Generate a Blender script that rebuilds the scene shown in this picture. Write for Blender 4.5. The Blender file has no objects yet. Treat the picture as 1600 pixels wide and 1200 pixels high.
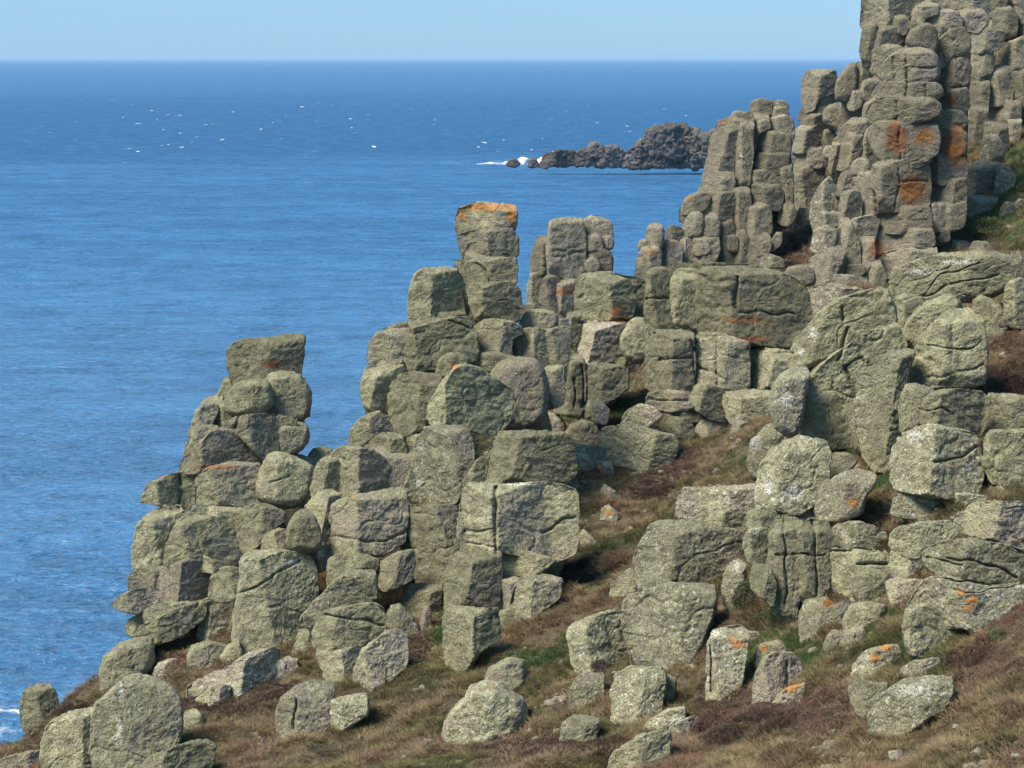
import bpy, math, random
import numpy as np
random.seed(7); rng = np.random.default_rng(7)
scene = bpy.context.scene
COL = scene.collection
R = math.radians

# ---------------------------------------------------------------- camera, sky, sun, exposure
F = 2986.0                                   # focal length in pixels of a 1600 px wide frame
PITCH = math.atan((600 - 90) / F)            # the horizon lies high in the frame
H = 60.0                                     # eye height above the sea
cam_data = bpy.data.cameras.new("camera")
cam_data.sensor_width = 36.0
cam_data.lens = 36.0 * F / 1600.0
cam_data.clip_start = 0.5
cam_data.clip_end = 200000.0
cam = bpy.data.objects.new("camera", cam_data)
cam.location = (0, 0, H)
cam.rotation_euler = (math.pi / 2 - PITCH, 0, 0)
COL.objects.link(cam)
scene.camera = cam

SUN_EL, SUN_AZ = 54.0, -118.0                # azimuth from +Y, negative = left of the view
world = bpy.data.worlds.new("World"); scene.world = world; world.use_nodes = True
wn = world.node_tree.nodes; wl = world.node_tree.links
bg = wn["Background"]
sky = wn.new("ShaderNodeTexSky"); sky.sky_type = 'NISHITA'; sky.sun_disc = False
sky.sun_elevation = R(SUN_EL); sky.sun_rotation = R(SUN_AZ)
sky.air_density = 1.0; sky.dust_density = 0.3; sky.ozone_density = 3.0; sky.altitude = 60
# thin bright veil of high haze over the clear sky: an even pale blue all round
sk = wn.new("ShaderNodeMix"); sk.data_type = 'RGBA'; sk.inputs[0].default_value = 0.75
sk.inputs[7].default_value = (0.6, 2.25, 4.1, 1)
wl.new(sky.outputs[0], sk.inputs[6]); wl.new(sk.outputs[2], bg.inputs[0]); bg.inputs[1].default_value = 0.113
sun_data = bpy.data.lights.new("sun", 'SUN'); sun_data.energy = 4.5; sun_data.angle = R(24); sun_data.color = (1.0, 0.91, 0.79)
sun = bpy.data.objects.new("sun", sun_data); COL.objects.link(sun)
from mathutils import Vector
sd = Vector((math.sin(R(SUN_AZ)) * math.cos(R(SUN_EL)), math.cos(R(SUN_AZ)) * math.cos(R(SUN_EL)), math.sin(R(SUN_EL))))
sun.rotation_euler = sd.to_track_quat('Z', 'Y').to_euler(); sun.location = (0, 0, 150)
vs = scene.view_settings
scene.display_settings.display_device = 'sRGB'
vs.view_transform = 'Standard'; vs.look = 'None'; vs.gamma = 1.0; vs.use_curve_mapping = False; vs.exposure = 0.82
scene.cycles.max_bounces = 6; scene.cycles.volume_bounces = 0; scene.cycles.diffuse_bounces = 3

# ---------------------------------------------------------------- geometry helpers
cp, sp_ = math.cos(PITCH), math.sin(PITCH)
def ray(px, py):
    a, b = (np.asarray(px, float) - 800) / F, -(np.asarray(py, float) - 600) / F
    return np.stack([a, cp + b * sp_, -sp_ + b * cp], -1)
def at(px, py, Y):
    d = ray(px, py); return np.array([0, 0, H]) + d * (np.asarray(Y, float)[..., None] / d[..., 1:2])
def project(P):
    x, y, z = P[:, 0], P[:, 1], P[:, 2] - H
    dep = y * cp - z * sp_; up = y * sp_ + z * cp
    return 800 + F * x / dep, 600 - F * up / dep

M32 = np.uint32
def _hash(ix, iy, iz):
    h = (ix.astype(M32) * M32(374761393)) ^ (iy.astype(M32) * M32(668265263)) ^ (iz.astype(M32) * M32(2246822519))
    h = (h ^ (h >> M32(13))) * M32(1274126177); h = h ^ (h >> M32(16)); h = h * M32(2654435761)
    return ((h ^ (h >> M32(15))) & M32(0xffffff)).astype(np.float32) / 8388608.0 - 1.0
def noise3(P):
    P = np.asarray(P, np.float32); i = np.floor(P); f = P - i; i = i.astype(np.int64) & 0xffffffff
    f = f * f * f * (f * (f * 6 - 15) + 10)
    out = 0
    for dx in (0, 1):
        wx = f[:, 0] if dx else 1 - f[:, 0]
        for dy in (0, 1):
            wy = f[:, 1] if dy else 1 - f[:, 1]
            for dz in (0, 1):
                wz = f[:, 2] if dz else 1 - f[:, 2]
                out = out + wx * wy * wz * _hash(i[:, 0] + dx, i[:, 1] + dy, i[:, 2] + dz)
    return out
def fbm(P, octs=3, gain=0.5, lac=2.03):
    a, s, o = 1.0, 0.0, 0
    for k in range(octs):
        o = o + a * noise3(P * lac ** k + 17.3 * k); s += a; a *= gain
    return o / s
def smin(a, b, k):
    h = np.clip(0.5 + 0.5 * (b - a) / k, 0, 1)
    return b * (1 - h) + a * h - k * h * (1 - h)
def mesh_from(name, V, tris=None, quads=None, attrs=None, smooth=True):
    me = bpy.data.meshes.new(name)
    nt = 0 if tris is None else len(tris); nq = 0 if quads is None else len(quads)
    me.vertices.add(len(V)); me.vertices.foreach_set("co", np.ascontiguousarray(V, np.float32).ravel())
    loops = []; starts = []; pos = 0
    if nt: loops.append(np.asarray(tris).ravel()); starts.append(np.arange(nt) * 3); pos = nt * 3
    if nq: loops.append(np.asarray(quads).ravel()); starts.append(pos + np.arange(nq) * 4)
    lp = np.concatenate(loops).astype(np.int32); st = np.concatenate(starts).astype(np.int32)
    me.loops.add(len(lp)); me.loops.foreach_set("vertex_index", lp)
    me.polygons.add(len(st)); me.polygons.foreach_set("loop_start", st)
    me.update(calc_edges=True)
    if smooth: me.polygons.foreach_set("use_smooth", np.ones(len(st), bool))
    for k, v in (attrs or {}).items():
        if v.ndim == 1:
            at_ = me.attributes.new(k, 'FLOAT', 'POINT'); at_.data.foreach_set("value", v.astype(np.float32))
        else:
            at_ = me.attributes.new(k, 'FLOAT_VECTOR', 'POINT'); at_.data.foreach_set("vector", v.astype(np.float32).ravel())
    me.update()
    return me
def link(name, me, mat=None, parent=None, **props):
    o = bpy.data.objects.new(name, me); COL.objects.link(o)
    if mat and me and not me.materials: me.materials.append(mat)
    if parent: o.parent = parent
    for k, v in props.items(): o[k] = v
    return o

# ---------------------------------------------------------------- materials
class NT:
    def __init__(s, name):
        s.m = bpy.data.materials.new(name); s.m.use_nodes = True; s.t = s.m.node_tree; s.n = s.t.nodes; s.l = s.t.links
        s.b = s.n["Principled BSDF"]
    def new(s, typ, ins=None, **kw):
        n = s.n.new(typ)
        for k, v in kw.items(): setattr(n, k, v)
        for k, v in (ins or {}).items(): s.set(n.inputs[k], v)
        return n
    def set(s, sock, v):
        if hasattr(v, 'is_output') or isinstance(v, bpy.types.NodeSocket): s.l.new(v, sock)
        else: sock.default_value = v
    def noise(s, vec, scale, detail=3, rough=0.55, dist=0):
        n = s.new("ShaderNodeTexNoise", {'Vector': vec, 'Scale': scale, 'Detail': detail, 'Roughness': rough, 'Distortion': dist}); return n.outputs['Fac']
    def ramp(s, fac, lo, hi):
        n = s.new("ShaderNodeMapRange", {'Value': fac, 'From Min': lo, 'From Max': hi}); n.interpolation_type = 'SMOOTHSTEP'; return n.outputs['Result']
    def mix(s, fac, a, b):
        n = s.new("ShaderNodeMix", data_type='RGBA'); s.set(n.inputs[0], fac); s.set(n.inputs[6], a); s.set(n.inputs[7], b); return n.outputs[2]
    def math(s, op, a, b=0.0, c=None, clamp=False):
        n = s.new("ShaderNodeMath", operation=op, use_clamp=clamp); s.set(n.inputs[0], a); s.set(n.inputs[1], b)
        if c is not None: s.set(n.inputs[2], c)
        return n.outputs[0]
    def attr(s, name, typ='GEOMETRY', out='Fac'):
        n = s.new("ShaderNodeAttribute", attribute_name=name, attribute_type=typ); return n.outputs[out]
    def vscale(s, vec, sc):
        n = s.new("ShaderNodeVectorMath", operation='MULTIPLY'); s.set(n.inputs[0], vec); n.inputs[1].default_value = sc; return n.outputs[0]
def c4(*c): return (c[0], c[1], c[2], 1)

def rock_material(name, green=(0.165, 0.156, 0.076), sage=(0.31, 0.295, 0.16), bare=(0.33, 0.26, 0.19), dark=(0.075, 0.062, 0.036),
                  white=(0.6, 0.585, 0.5), far=0.0, ks=1.0):
    t = NT(name)
    pos = t.new("ShaderNodeNewGeometry").outputs['Position']
    nrm = t.new("ShaderNodeNewGeometry").outputs['Normal']
    tone = t.attr("tone", 'OBJECT'); pale = t.attr("pale", 'OBJECT'); pink = t.attr("pink", 'OBJECT')
    big = t.noise(pos, 0.55 * ks, 4, 0.6)
    mid = t.noise(pos, 2.6 * ks, 5, 0.65, 0.4)
    fine = t.noise(pos, 18 * ks, 4, 0.7)
    grain = t.noise(pos, 42 * ks, 3, 0.7)
    # lichen: olive and sage, most of it on tops and seaward faces
    col = t.mix(t.ramp(mid, 0.36, 0.62), c4(*green), c4(*sage))
    dotn = t.new("ShaderNodeVectorMath", operation='DOT_PRODUCT'); t.set(dotn.inputs[0], nrm); dotn.inputs[1].default_value = (-0.72, -0.05, 0.5)
    expo = t.math('ADD', dotn.outputs['Value'], t.math('MULTIPLY', t.math('SUBTRACT', big, 0.5), 2.4))
    lichen = t.ramp(t.math('ADD', expo, t.math('ADD', tone, t.math('MULTIPLY', t.math('SUBTRACT', mid, .5), 1.6))), -0.55, 0.5)
    barec = t.mix(t.ramp(t.noise(pos, 1.1 * ks, 3), 0.4, 0.66), c4(*bare), c4(0.265, 0.25, 0.2))
    barec = t.mix(t.math('MULTIPLY', pink, t.ramp(big, 0.3, .6), clamp=True), barec, c4(0.36, 0.26, 0.19))
    barec = t.mix(t.ramp(fine, 0.5, 0.66), barec, c4(0.46, 0.42, 0.35))
    col = t.mix(lichen, barec, col)
    # warm brown and dark crusts
    col = t.mix(t.math('MULTIPLY', t.ramp(t.noise(pos, 1.7 * ks, 4, 0.6), 0.52, 0.68), 0.6), col, c4(0.17, 0.14, 0.09))
    col = t.mix(t.math('MULTIPLY', t.ramp(fine, 0.50, 0.36), 0.85), col, c4(*dark))
    # white crustose patches
    wp = t.math('MULTIPLY', t.ramp(t.noise(pos, 8 * ks, 4, 0.75, 0.6), 0.56, 0.63), t.ramp(t.math('ADD', big, t.math('MULTIPLY', pale, 0.5)), 0.5, 0.8))
    wh = t.attr("white")
    wp = t.math('MAXIMUM', wp, t.ramp(t.math('ADD', wh, t.math('MULTIPLY', t.math('SUBTRACT', fine, 0.5), 2.4)), 0.55, 0.8))
    col = t.mix(t.math('MULTIPLY', wp, 0.8), col, c4(*white))
    col = t.mix(t.ramp(grain, 0.54, 0.66), col, t.mix(0.6, col, c4(*white)))
    col = t.mix(t.math('MULTIPLY', t.ramp(grain, 0.47, 0.36), .6), col, c4(*dark))
    # rust and orange lichen, only where the stones carry it
    ru = t.attr("rust"); og = t.attr("orange")
    col = t.mix(t.math('MULTIPLY', t.ramp(t.math('ADD', ru, t.math('MULTIPLY', t.math('SUBTRACT', mid, 0.5), 1.6)), 0.4, 0.72), 0.8), col, c4(0.29, 0.115, 0.04))
    col = t.mix(t.math('MULTIPLY', t.ramp(t.math('ADD', og, t.math('ADD', t.math('MULTIPLY', t.math('SUBTRACT', fine, 0.5), 2.2), t.math('MULTIPLY', t.math('SUBTRACT', mid, 0.5), 1.8))), 0.5, 0.8), .92), col, c4(0.42, 0.17, 0.035))
    br = t.new("ShaderNodeHueSaturation", {'Color': col, 'Value': t.math('ADD', 0.9, t.math('MULTIPLY', t.attr("shade", 'OBJECT'), 0.42)), 'Saturation': 0.95})
    t.l.new(br.outputs[0], t.b.inputs['Base Color'])
    t.b.inputs['Roughness'].default_value = 0.93
    t.b.inputs['Specular IOR Level'].default_value = 0.2
    hgt = t.math('ADD', t.math('MULTIPLY', fine, 0.042), t.math('ADD', t.math('MULTIPLY', mid, 0.09), t.math('MULTIPLY', grain, 0.02)))
    vo = t.new("ShaderNodeTexVoronoi", {'Vector': pos, 'Scale': 16 * ks}, feature='F1')
    hgt = t.math('ADD', hgt, t.math('MULTIPLY', vo.outputs['Distance'], -0.02))
    bp = t.new("ShaderNodeBump", {'Height': hgt, 'Strength': 0.95, 'Distance': 1.0 / ks})
    t.l.new(bp.outputs[0], t.b.inputs['Normal'])
    return t.m
MAT_ROCK = rock_material("lichened_granite")
MAT_FAR = rock_material("weathered_granite", green=(0.165, 0.146, 0.09), sage=(0.27, 0.24, 0.155), bare=(0.27, 0.22, 0.165), ks=0.7)
MAT_REEF = rock_material("dark_sea_rock", green=(0.12, 0.108, 0.103), sage=(0.18, 0.162, 0.158), bare=(0.17, 0.142, 0.14), dark=(0.035, 0.03, 0.03), white=(0.2, 0.17, 0.16), ks=0.09)

# ---------------------------------------------------------------- the ground
CTRL = [(1600,1200,36),(1200,1200,42),(800,1200,48),(400,1200,54),(0,1200,63),(1600,1080,40.5),(1600,1000,43),(1450,1150,41),(1400,1020,46.5),
 (1300,1000,49),(1200,1110,47.5),(1120,1090,49.5),(1000,1150,49),(1150,970,53.5),(1030,1050,54),(900,1070,54.5),(800,1090,55),(600,1120,56),(400,1130,58.5),
 (300,1100,61),(200,1060,63.5),(160,1068,64.5),(90,1125,64.5),(40,1142,65.5),(245,1005,66.5),(330,1020,65),(440,1060,61.5),(560,1070,59.5),(680,1000,62),(640,1040,60.5),
 (690,930,66),(600,930,66.5),(500,960,66.2),(870,900,66.5),(900,820,71.5),(930,880,67),(950,760,76),(1000,780,73),(1000,700,82),(1100,740,74),(1150,700,75),(1060,690,80.5),(1000,630,86),(900,665,84),(740,700,73),(820,692,79),
 (1170,690,74),(1100,660,83),(1050,880,62),(1290,680,61),(1350,700,58.5),(1380,790,54.5),(1500,790,52.5),(1600,780,51.5),(1570,560,59.5),(1600,600,58),(1590,470,64),(1560,640,57),(1380,760,55),
 (1260,800,57),(1300,1040,48.5),(1340,960,51.3),(1500,1000,45),(1240,380,122),(1215,420,118),(1270,400,118),(1230,340,126),(1560,340,117),(1500,400,112),(1600,260,121),(1530,380,113),(1590,410,106),(1530,240,127),
 (1250,330,128),(1400,450,112),(1300,450,108)]
EXTRA = [(-13,72,41),(-10,76,41),(-5,78,42.0),(0,88,43.5),(5,100,42),(3,115,42),(9,118,43),(14,125,46),(20,135,50),(32,140,57),(45,135,58),(18,95,46),(30,95,52),(15,20,50),(0,20,46),(-20,25,40),(30,30,56),(25,60,54.5),(40,100,58),(28,45,54)]
cpts = [at(a, b, y) for a, b, y in CTRL] + [np.array(e, float) for e in EXTRA]
cpts = np.array(cpts)
def _phi(r): return np.sqrt(r * r + 2.0)
_d = np.linalg.norm(cpts[:, None, :2] - cpts[None, :, :2], axis=2)
_A = np.zeros((len(cpts) + 3,) * 2); n_ = len(cpts)
_A[:n_, :n_] = _phi(_d) - np.eye(n_) * 0.35
_A[:n_, n_] = 1; _A[:n_, n_ + 1:] = cpts[:, :2]; _A[n_:, :n_] = _A[:n_, n_:].T
_w = np.linalg.solve(_A, np.concatenate([cpts[:, 2], np.zeros(3)]))
EDGE = np.array([(-34, 10), (-24, 40), (-21.0, 56), (-19.0, 65.0), (-15.7, 65.7), (-13.3, 66.5), (-12.3, 68.8), (-12.0, 76), (-9, 79), (-6.5, 84), (0, 95), (0.5, 113), (8, 117), (12, 121), (17.5, 131), (21, 140), (28, 160), (60, 230)], float)
def edge_dist(x, y):
    best = np.full(x.shape, 1e9); sgn = np.zeros(x.shape)
    for (ax, ay), (bx, by) in zip(EDGE[:-1], EDGE[1:]):
        dx, dy = bx - ax, by - ay; L = dx * dx + dy * dy
        t = np.clip(((x - ax) * dx + (y - ay) * dy) / L, 0, 1)
        ex, ey = x - ax - t * dx, y - ay - t * dy; d = np.hypot(ex, ey)
        s = np.sign(dx * (y - ay) - dy * (x - ax)); m = d < best
        best = np.where(m, d, best); sgn = np.where(m, s, sgn)
    return best * sgn          # positive: seaward
def base_height(x, y):
    x = np.asarray(x, float); y = np.asarray(y, float); z = np.zeros(x.size); xf, yf = x.ravel(), y.ravel()
    for s in range(0, x.size, 20000):
        e = slice(s, s + 20000)
        r = np.hypot(xf[e, None] - cpts[None, :, 0], yf[e, None] - cpts[None, :, 1])
        z[e] = _phi(r) @ _w[:n_] + _w[n_] + _w[n_ + 1] * xf[e] + _w[n_ + 2] * yf[e]
    ed = edge_dist(xf, yf)
    drop = np.clip(ed, 0, None)
    z = z - np.clip(drop, 0, 1) * 2.0 - np.clip(drop - 1, 0, None) * 5
    return np.maximum(z, -6).reshape(x.shape)
def hummocks(x, y):
    P = np.stack([x.ravel(), y.ravel(), np.zeros(x.size)], 1)
    h = 0.30 * fbm(P * 0.45, 3) + 0.26 * fbm(P * 1.3 + 9, 2) + 0.10 * fbm(P * 3.4 + 4, 2)
    return h.reshape(x.shape)
gx = np.arange(-50, 62, 0.28); gy = np.concatenate([np.arange(8, 90, 0.28), np.arange(90, 235, 0.6)])
GX, GY = np.meshgrid(gx, gy); GZ = base_height(GX, GY) + hummocks(GX, GY)
nx, ny = len(gx), len(gy)
def ground_z(x, y):
    x = np.asarray(x, float); y = np.asarray(y, float)
    i = np.clip((x - gx[0]) / 0.28, 0, nx - 1.001); jj = np.clip(np.interp(y, gy, np.arange(ny)), 0, ny - 1.001)
    a = i.astype(int); b = jj.astype(int); u = i - a; v = jj - b
    return (GZ[b, a] * (1 - u) + GZ[b, a + 1] * u) * (1 - v) + (GZ[b + 1, a] * (1 - u) + GZ[b + 1, a + 1] * u) * v
def ground_hit(px, py):
    Ys = np.arange(30, 150, 0.25); P = at(np.full(Ys.shape, px), np.full(Ys.shape, py), Ys)
    g = P[:, 2] < ground_z(P[:, 0], P[:, 1])
    return float(Ys[np.argmax(g)]) if g.any() else 999.0
# ---------------------------------------------------------------- stone builder
# joints weathered into single blocks, patches of lichen and bird lime: traced where they lie on the stones
CRACKS = [
 (1.6, "775,760 774,800 777,862"), (1.0, "728,828 770,829"), (1.2, "845,832 860,828 880,812 900,808"), (1.0, "730,848 772,852"),
 (1.2, "743,412 760,425 766,440"), (1.0, "905,502 950,504 985,502"), (1.0, "1083,523 1085,600"), (1.1, "1030,560 1080,562"),
 (1.0, "1118,525 1122,600"), (1.2, "1090,573 1120,582 1130,590"), (1.0, "1155,486 1240,492"), (1.4, "1152,430 1150,480"),
 (1.0, "1170,545 1240,553"), (1.0, "1015,624 1075,626"), (1.0, "515,840 600,845 632,832"), (1.3, "425,445 424,445"),
 (1.0, "1395,92 1397,125"), (1.2, "1415,82 1416,128"), (.9, "1416,104 1462,104"), (1.0, "1417,128 1416,155"), (.9, "1447,132 1448,154"),
 (1.0, "1400,192 1402,160"), (1.0, "1406,200 1407,248"), (1.0, "1405,262 1404,300 1398,325"), (1.0, "1405,286 1448,285"),
 (1.4, "1310,560 1318,530 1325,510"), (1.2, "1315,480 1318,500"), (1.2, "1330,600 1322,570 1345,560"), (1.2, "1345,560 1360,575"),
 (.8, "1450,540 1500,548 1535,535"), (.8, "1450,592 1537,572"), (1.2, "1465,720 1500,715 1525,700"), (1.0, "1440,640 1470,636 1490,650"),
 (.6, "975,990 1040,996"), (1.0, "1210,865 1290,868"), (1.2, "1225,815 1227,950"), (1.2, "1270,815 1275,930"),
 (1.2, "1300,862 1385,861"), (1.2, "1340,880 1385,880"), (1.0, "500,595 520,600"), (1.2, "370,650 365,668"), (1.0, "700,500 735,515"),
 (1.1, "1110,990 1112,1080"), (1.1, "1228,1030 1230,1080"), (1.2, "462,1092 460,1140"), (.6, "420,752 450,742"), (1.0, "278,742 282,790"),
 (.8, "1415,470 1500,440 1560,430"), (.7, "1440,460 1470,430 1530,410"), (1.2, "1480,870 1540,880 1590,900"), (1.0, "1450,870 1500,880"),
 (1.0, "505,960 600,975"), (1.0, "372,925 400,915 440,890 470,875"),
 (1.0, "1480,905 1560,915"), (1.0, "1010,470 1045,468"), (1.0, "895,590 900,640"), (1.2, "910,570 912,640"), (1.0, "862,398 911,396"),
]
SPOTS = [ # kind, x, y, rx, ry
 ("orange",760,323,52,7),("orange",722,335,10,10),("orange",800,335,9,14),("white",765,320,22,4),
 ("rust",1403,216,22,28),("orange",1445,212,14,20),("rust",1424,295,24,28),("orange",1424,298,16,16),("rust",1490,235,20,30),("orange",1490,238,13,16),("rust",1495,205,14,14),("rust",1485,155,12,10),
 ("orange",1295,942,12,8),("orange",1152,1005,13,10),("orange",1145,1000,10,6),("orange",1195,1013,8,5),("orange",1235,1075,12,8),("orange",1245,1070,8,6),
 ("orange",1332,786,11,8),("orange",1502,925,8,6),("orange",1518,938,12,7),("orange",1513,950,9,6),("orange",1368,1027,12,9),("orange",1385,1012,14,6),("orange",767,1073,3,5),
 ("orange",253,745,12,3),("orange",955,802,6,5),("orange",950,800,4,4),("orange",553,777,3,3),("orange",710,573,8,4),("orange",1075,310,12,3),("orange",1130,190,12,4),("orange",1017,394,10,4),("orange",1045,380,10,3),
 ("rust",425,570,18,8),("rust",965,485,14,9),("rust",1165,500,40,6),("rust",1180,530,30,5),("rust",970,500,18,6),("rust",340,730,40,4),("rust",485,648,10,14),("rust",1370,390,14,16),("rust",880,455,20,6),
 ("white",187,1140,7,30),("white",190,1080,6,20),("white",182,1155,8,10),("white",655,755,12,10),("white",650,735,6,8),("white",673,772,5,6),("white",658,700,8,8),("white",763,808,5,10),
 ("white",1230,625,14,22),("white",1250,550,9,8),("white",1270,520,12,12),("white",1430,680,18,12),("white",1435,425,30,8),("white",1500,410,40,6),("white",1180,830,12,9),("white",918,630,4,8),("white",885,630,3,5),
 ("white",460,880,22,6),("white",440,1040,14,7),("white",955,808,8,4),("white",1118,990,10,8),("white",1430,1080,50,12),("white",1060,1125,25,10),("white",500,865,10,10),
 ("white",1300,925,8,5),("white",1180,690,12,20),("white",1240,770,25,20),("white",1200,760,14,20),("white",960,945,8,8),("white",1150,885,10,14),("white",910,712,14,8),("white",820,757,60,3),
]
def _pts(s): return np.array([[float(v) for v in p.split(',')] for p in s.split()])
_CR = [(w, _pts(s)) for w, s in CRACKS]
def chaikin(P, q):
    a = P; b = np.roll(P, -1, 0)
    return np.stack([a * (1 - q) + b * q, a * q + b * (1 - q)], 1).reshape(-1, 2)
def resample(P, n):
    Q = np.vstack([P, P[:1]]); s = np.concatenate([[0], np.cumsum(np.hypot(*np.diff(Q, axis=0).T))])
    t = np.linspace(0, s[-1], n, endpoint=False); return np.stack([np.interp(t, s, Q[:, 0]), np.interp(t, s, Q[:, 1])], 1), s[-1]
_count = [0]
def stone(name, pts, Y, flags='', parent=None, mat=None, px_step=2.15, rough=1.0, grow=2.6, thick=1.0):
    _count[0] += 1
    r = np.random.default_rng(1000 + _count[0])
    P = pts.copy()
    area2 = np.sum(P[:, 0] * np.roll(P[:, 1], -1) - P[:, 1] * np.roll(P[:, 0], -1))
    if area2 < 0: P = P[::-1]
    P = chaikin(chaikin(P, 0.09 if 'R' not in flags else 0.25), 0.25 if 'R' in flags else .2)
    nb, per = resample(P, 400); n = int(np.clip(per / px_step, 28, 420)); B, _ = resample(P, n)
    # centre: the point that sees the outline best
    cen = nb.mean(0); best = -9
    for k in range(40):
        q = nb.mean(0) + (0 if k == 0 else 1) * r.normal(size=2) * np.ptp(nb, axis=0) * 0.16
        d = nb - q; e = np.roll(nb, -1, 0) - nb
        cr = (d[:, 0] * e[:, 1] - d[:, 1] * e[:, 0]) / (np.hypot(*d.T) * np.hypot(*e.T) + 1e-9)
        v = np.percentile(cr, 2) - 0.1 * np.hypot(*(q - nb.mean(0))) / per
        if v > best: best, cen = v, q
    s = Y / F
    w_px, h_px = np.ptp(B[:, 0]), np.ptp(B[:, 1]); size = min(w_px, h_px)
    d = B - cen
    if parent is not None: grow += 1.2
    B = cen + d * (1 + grow / np.maximum(np.hypot(*d.T), 1))[:, None]
    U = (B[:, 0] - cen[0]) * s; V = -(B[:, 1] - cen[1]) * s
    W = size * s * r.uniform(0.42, 0.56) * thick
    if 'K' in flags: W *= .28; rough = rough * .5
    elif parent is not None and 'R' not in flags: W *= .68
    elif 'R' not in flags: W *= .85
    p = 4.2 if 'R' in flags else r.uniform(10, 20)
    nr = int(np.clip(np.percentile(np.hypot(*(B - cen).T), 85) / px_step * .95, 8, 64)); nbk = max(5, nr // 3)
    rho = 1 - (1 - np.linspace(0, 1, nr + 1)[1:]) ** 1.45
    rf = np.concatenate([[0], rho])[:, None]
    u = rf * U[None]; v = rf * V[None]
    wr = W * np.sqrt(np.clip(1 - rf ** p, 0, 1))
    # planes of the joint faces
    um, uM, vm, vM = U.min(), U.max(), V.min(), V.max(); hw, hh = (uM - um) / 2, (vM - vm) / 2
    uc, vc = (uM + um) / 2, (vM + vm) / 2
    if 'r' in flags:                                          # ridge position given
        u0 = um + float(flags.split('r')[1][:2]) / 100 * 2 * hw
    else: u0 = uc + r.uniform(-.45, .35) * hw
    yl, yr = R(r.uniform(18, 48)), R(r.uniform(6, 36))
    if 'R' in flags: yl *= .5; yr *= .5
    tilt = r.uniform(-.25, .25)
    uu = u - u0 + tilt * (v - vc)
    k = 0.05 * W + 0.012
    wf = W * 0.93 + smin(uu * math.tan(yl), -uu * math.tan(yr), k)
    v1 = vc + hh * r.uniform(.5, .9); tt = math.tan(R(r.uniform(45, 68)))
    wf = smin(wf, W * 0.95 - (v - v1 + r.uniform(-.25, .25) * (u - uc)) * tt, k)
    v2 = vc - hh * r.uniform(.4, .95)
    wf = smin(wf, W * 0.97 + (v - v2 + r.uniform(-.2, .2) * (u - uc)) * math.tan(R(r.uniform(8, 38))), k)
    for _ in range(4):                                        # two more broken corners
        a = r.uniform(0, 2 * math.pi); dd = (np.cos(a) * (u - uc) / hw + np.sin(a) * (v - vc) / hh)
        wf = smin(wf, W * 0.98 - (dd - r.uniform(.5, 1.0)) * W * r.uniform(.5, 1.6), k)
    wf = np.maximum(wf, -0.6 * W)
    w = smin(wr, wf, 0.07 * W + 0.01)
    # back half
    rb = np.linspace(1, 0, nbk + 1)[1:-1][:, None]
    Wb = W * 1.25 * (1 if thick >= 1 else 1)
    ub = rb * U[None]; vb = rb * V[None]; wb = w[-1][None] * rb - Wb * np.sqrt(1 - rb ** 3.2)
    ctr_b = -Wb
    C = at(cen[0], cen[1], Y)
    view = C - np.array([0, 0, H]); view /= np.linalg.norm(view)
    right = np.cross(view, [0, 0, 1]); right /= np.linalg.norm(right); up = np.cross(right, view)
    uA = np.concatenate([[0], u[1:].ravel(), ub.ravel(), [0]]); vA = np.concatenate([[0], v[1:].ravel(), vb.ravel(), [0]])
    wA = np.concatenate([[w[0, 0]], w[1:].ravel(), wb.ravel(), [ctr_b]])
    X = C[None] + uA[:, None] * right + vA[:, None] * up - wA[:, None] * view
    # outlines near the eye shrink or grow with depth: keep the outline
    nR = nr + len(rb); N = len(X); ring = lambda i: 1 + i * n + np.arange(n)
    quads = []
    for i in range(nR - 1):
        a = ring(i); b = ring(i + 1); quads.append(np.stack([a, b, np.roll(b, -1), np.roll(a, -1)], 1))
    quads = np.concatenate(quads)
    a = ring(0); t1 = np.stack([np.zeros(n, int), a, np.roll(a, -1)], 1); b = ring(nR - 1); t2 = np.stack([np.full(n, N - 1), np.roll(b, -1), b], 1)
    tris = np.concatenate([t1, t2])
    # orientation check
    fn = np.cross(X[quads[:, 1]] - X[quads[:, 0]], X[quads[:, 3]] - X[quads[:, 0]]); cc = X[quads].mean(1) - X.mean(0)
    if (fn * cc).sum() < 0: quads = quads[:, ::-1]; tris = tris[:, ::-1]; fn = -fn
    NR = np.zeros((N, 3))
    for j in range(4): np.add.at(NR, quads[:, j], fn)
    NR /= np.linalg.norm(NR, axis=1, keepdims=True) + 1e-9
    off = r.uniform(-60, 60, 3)
    m = size * s                                               # size in metres
    Q = X + off
    amp = rough * (0.034 * m * fbm(Q * (1.35 / max(m, .5)), 2) + 0.034 * min(m, 2.4) ** .6 * fbm(Q * (3.6 / max(m, .7)) * [1, 1, 1.5], 3))
    amp = amp + rough * 0.03 * min(m, 1.8) ** .7 * fbm(Q * 4.6 * [1, 1, 1.3], 3, .6) + rough * 0.02 * min(1, m) * fbm(Q * 15, 2)
    if 'S' in flags:
        amp = amp + .13 * m * (1 - 3 * np.abs(fbm(Q * (2.6 / m) * [1, 1, .7], 3, .6))) * .7 + .07 * m * (1 - 3 * np.abs(fbm(Q * (7 / m), 3, .65)))
    rid = 1 - np.abs(fbm(Q * (1.3 / max(m, .6)) * [1, 1, 1.2] + 31, 3))      # weathered furrows
    amp = amp - rough * 0.03 * min(m, 2.2) ** .7 * np.clip((rid - 0.95) / 0.05, 0, 1)
    X = X + NR * amp[:, None]
    px, py = project(X); fr = np.ones(N, bool); fr[1 + nr * n:] = False
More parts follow.
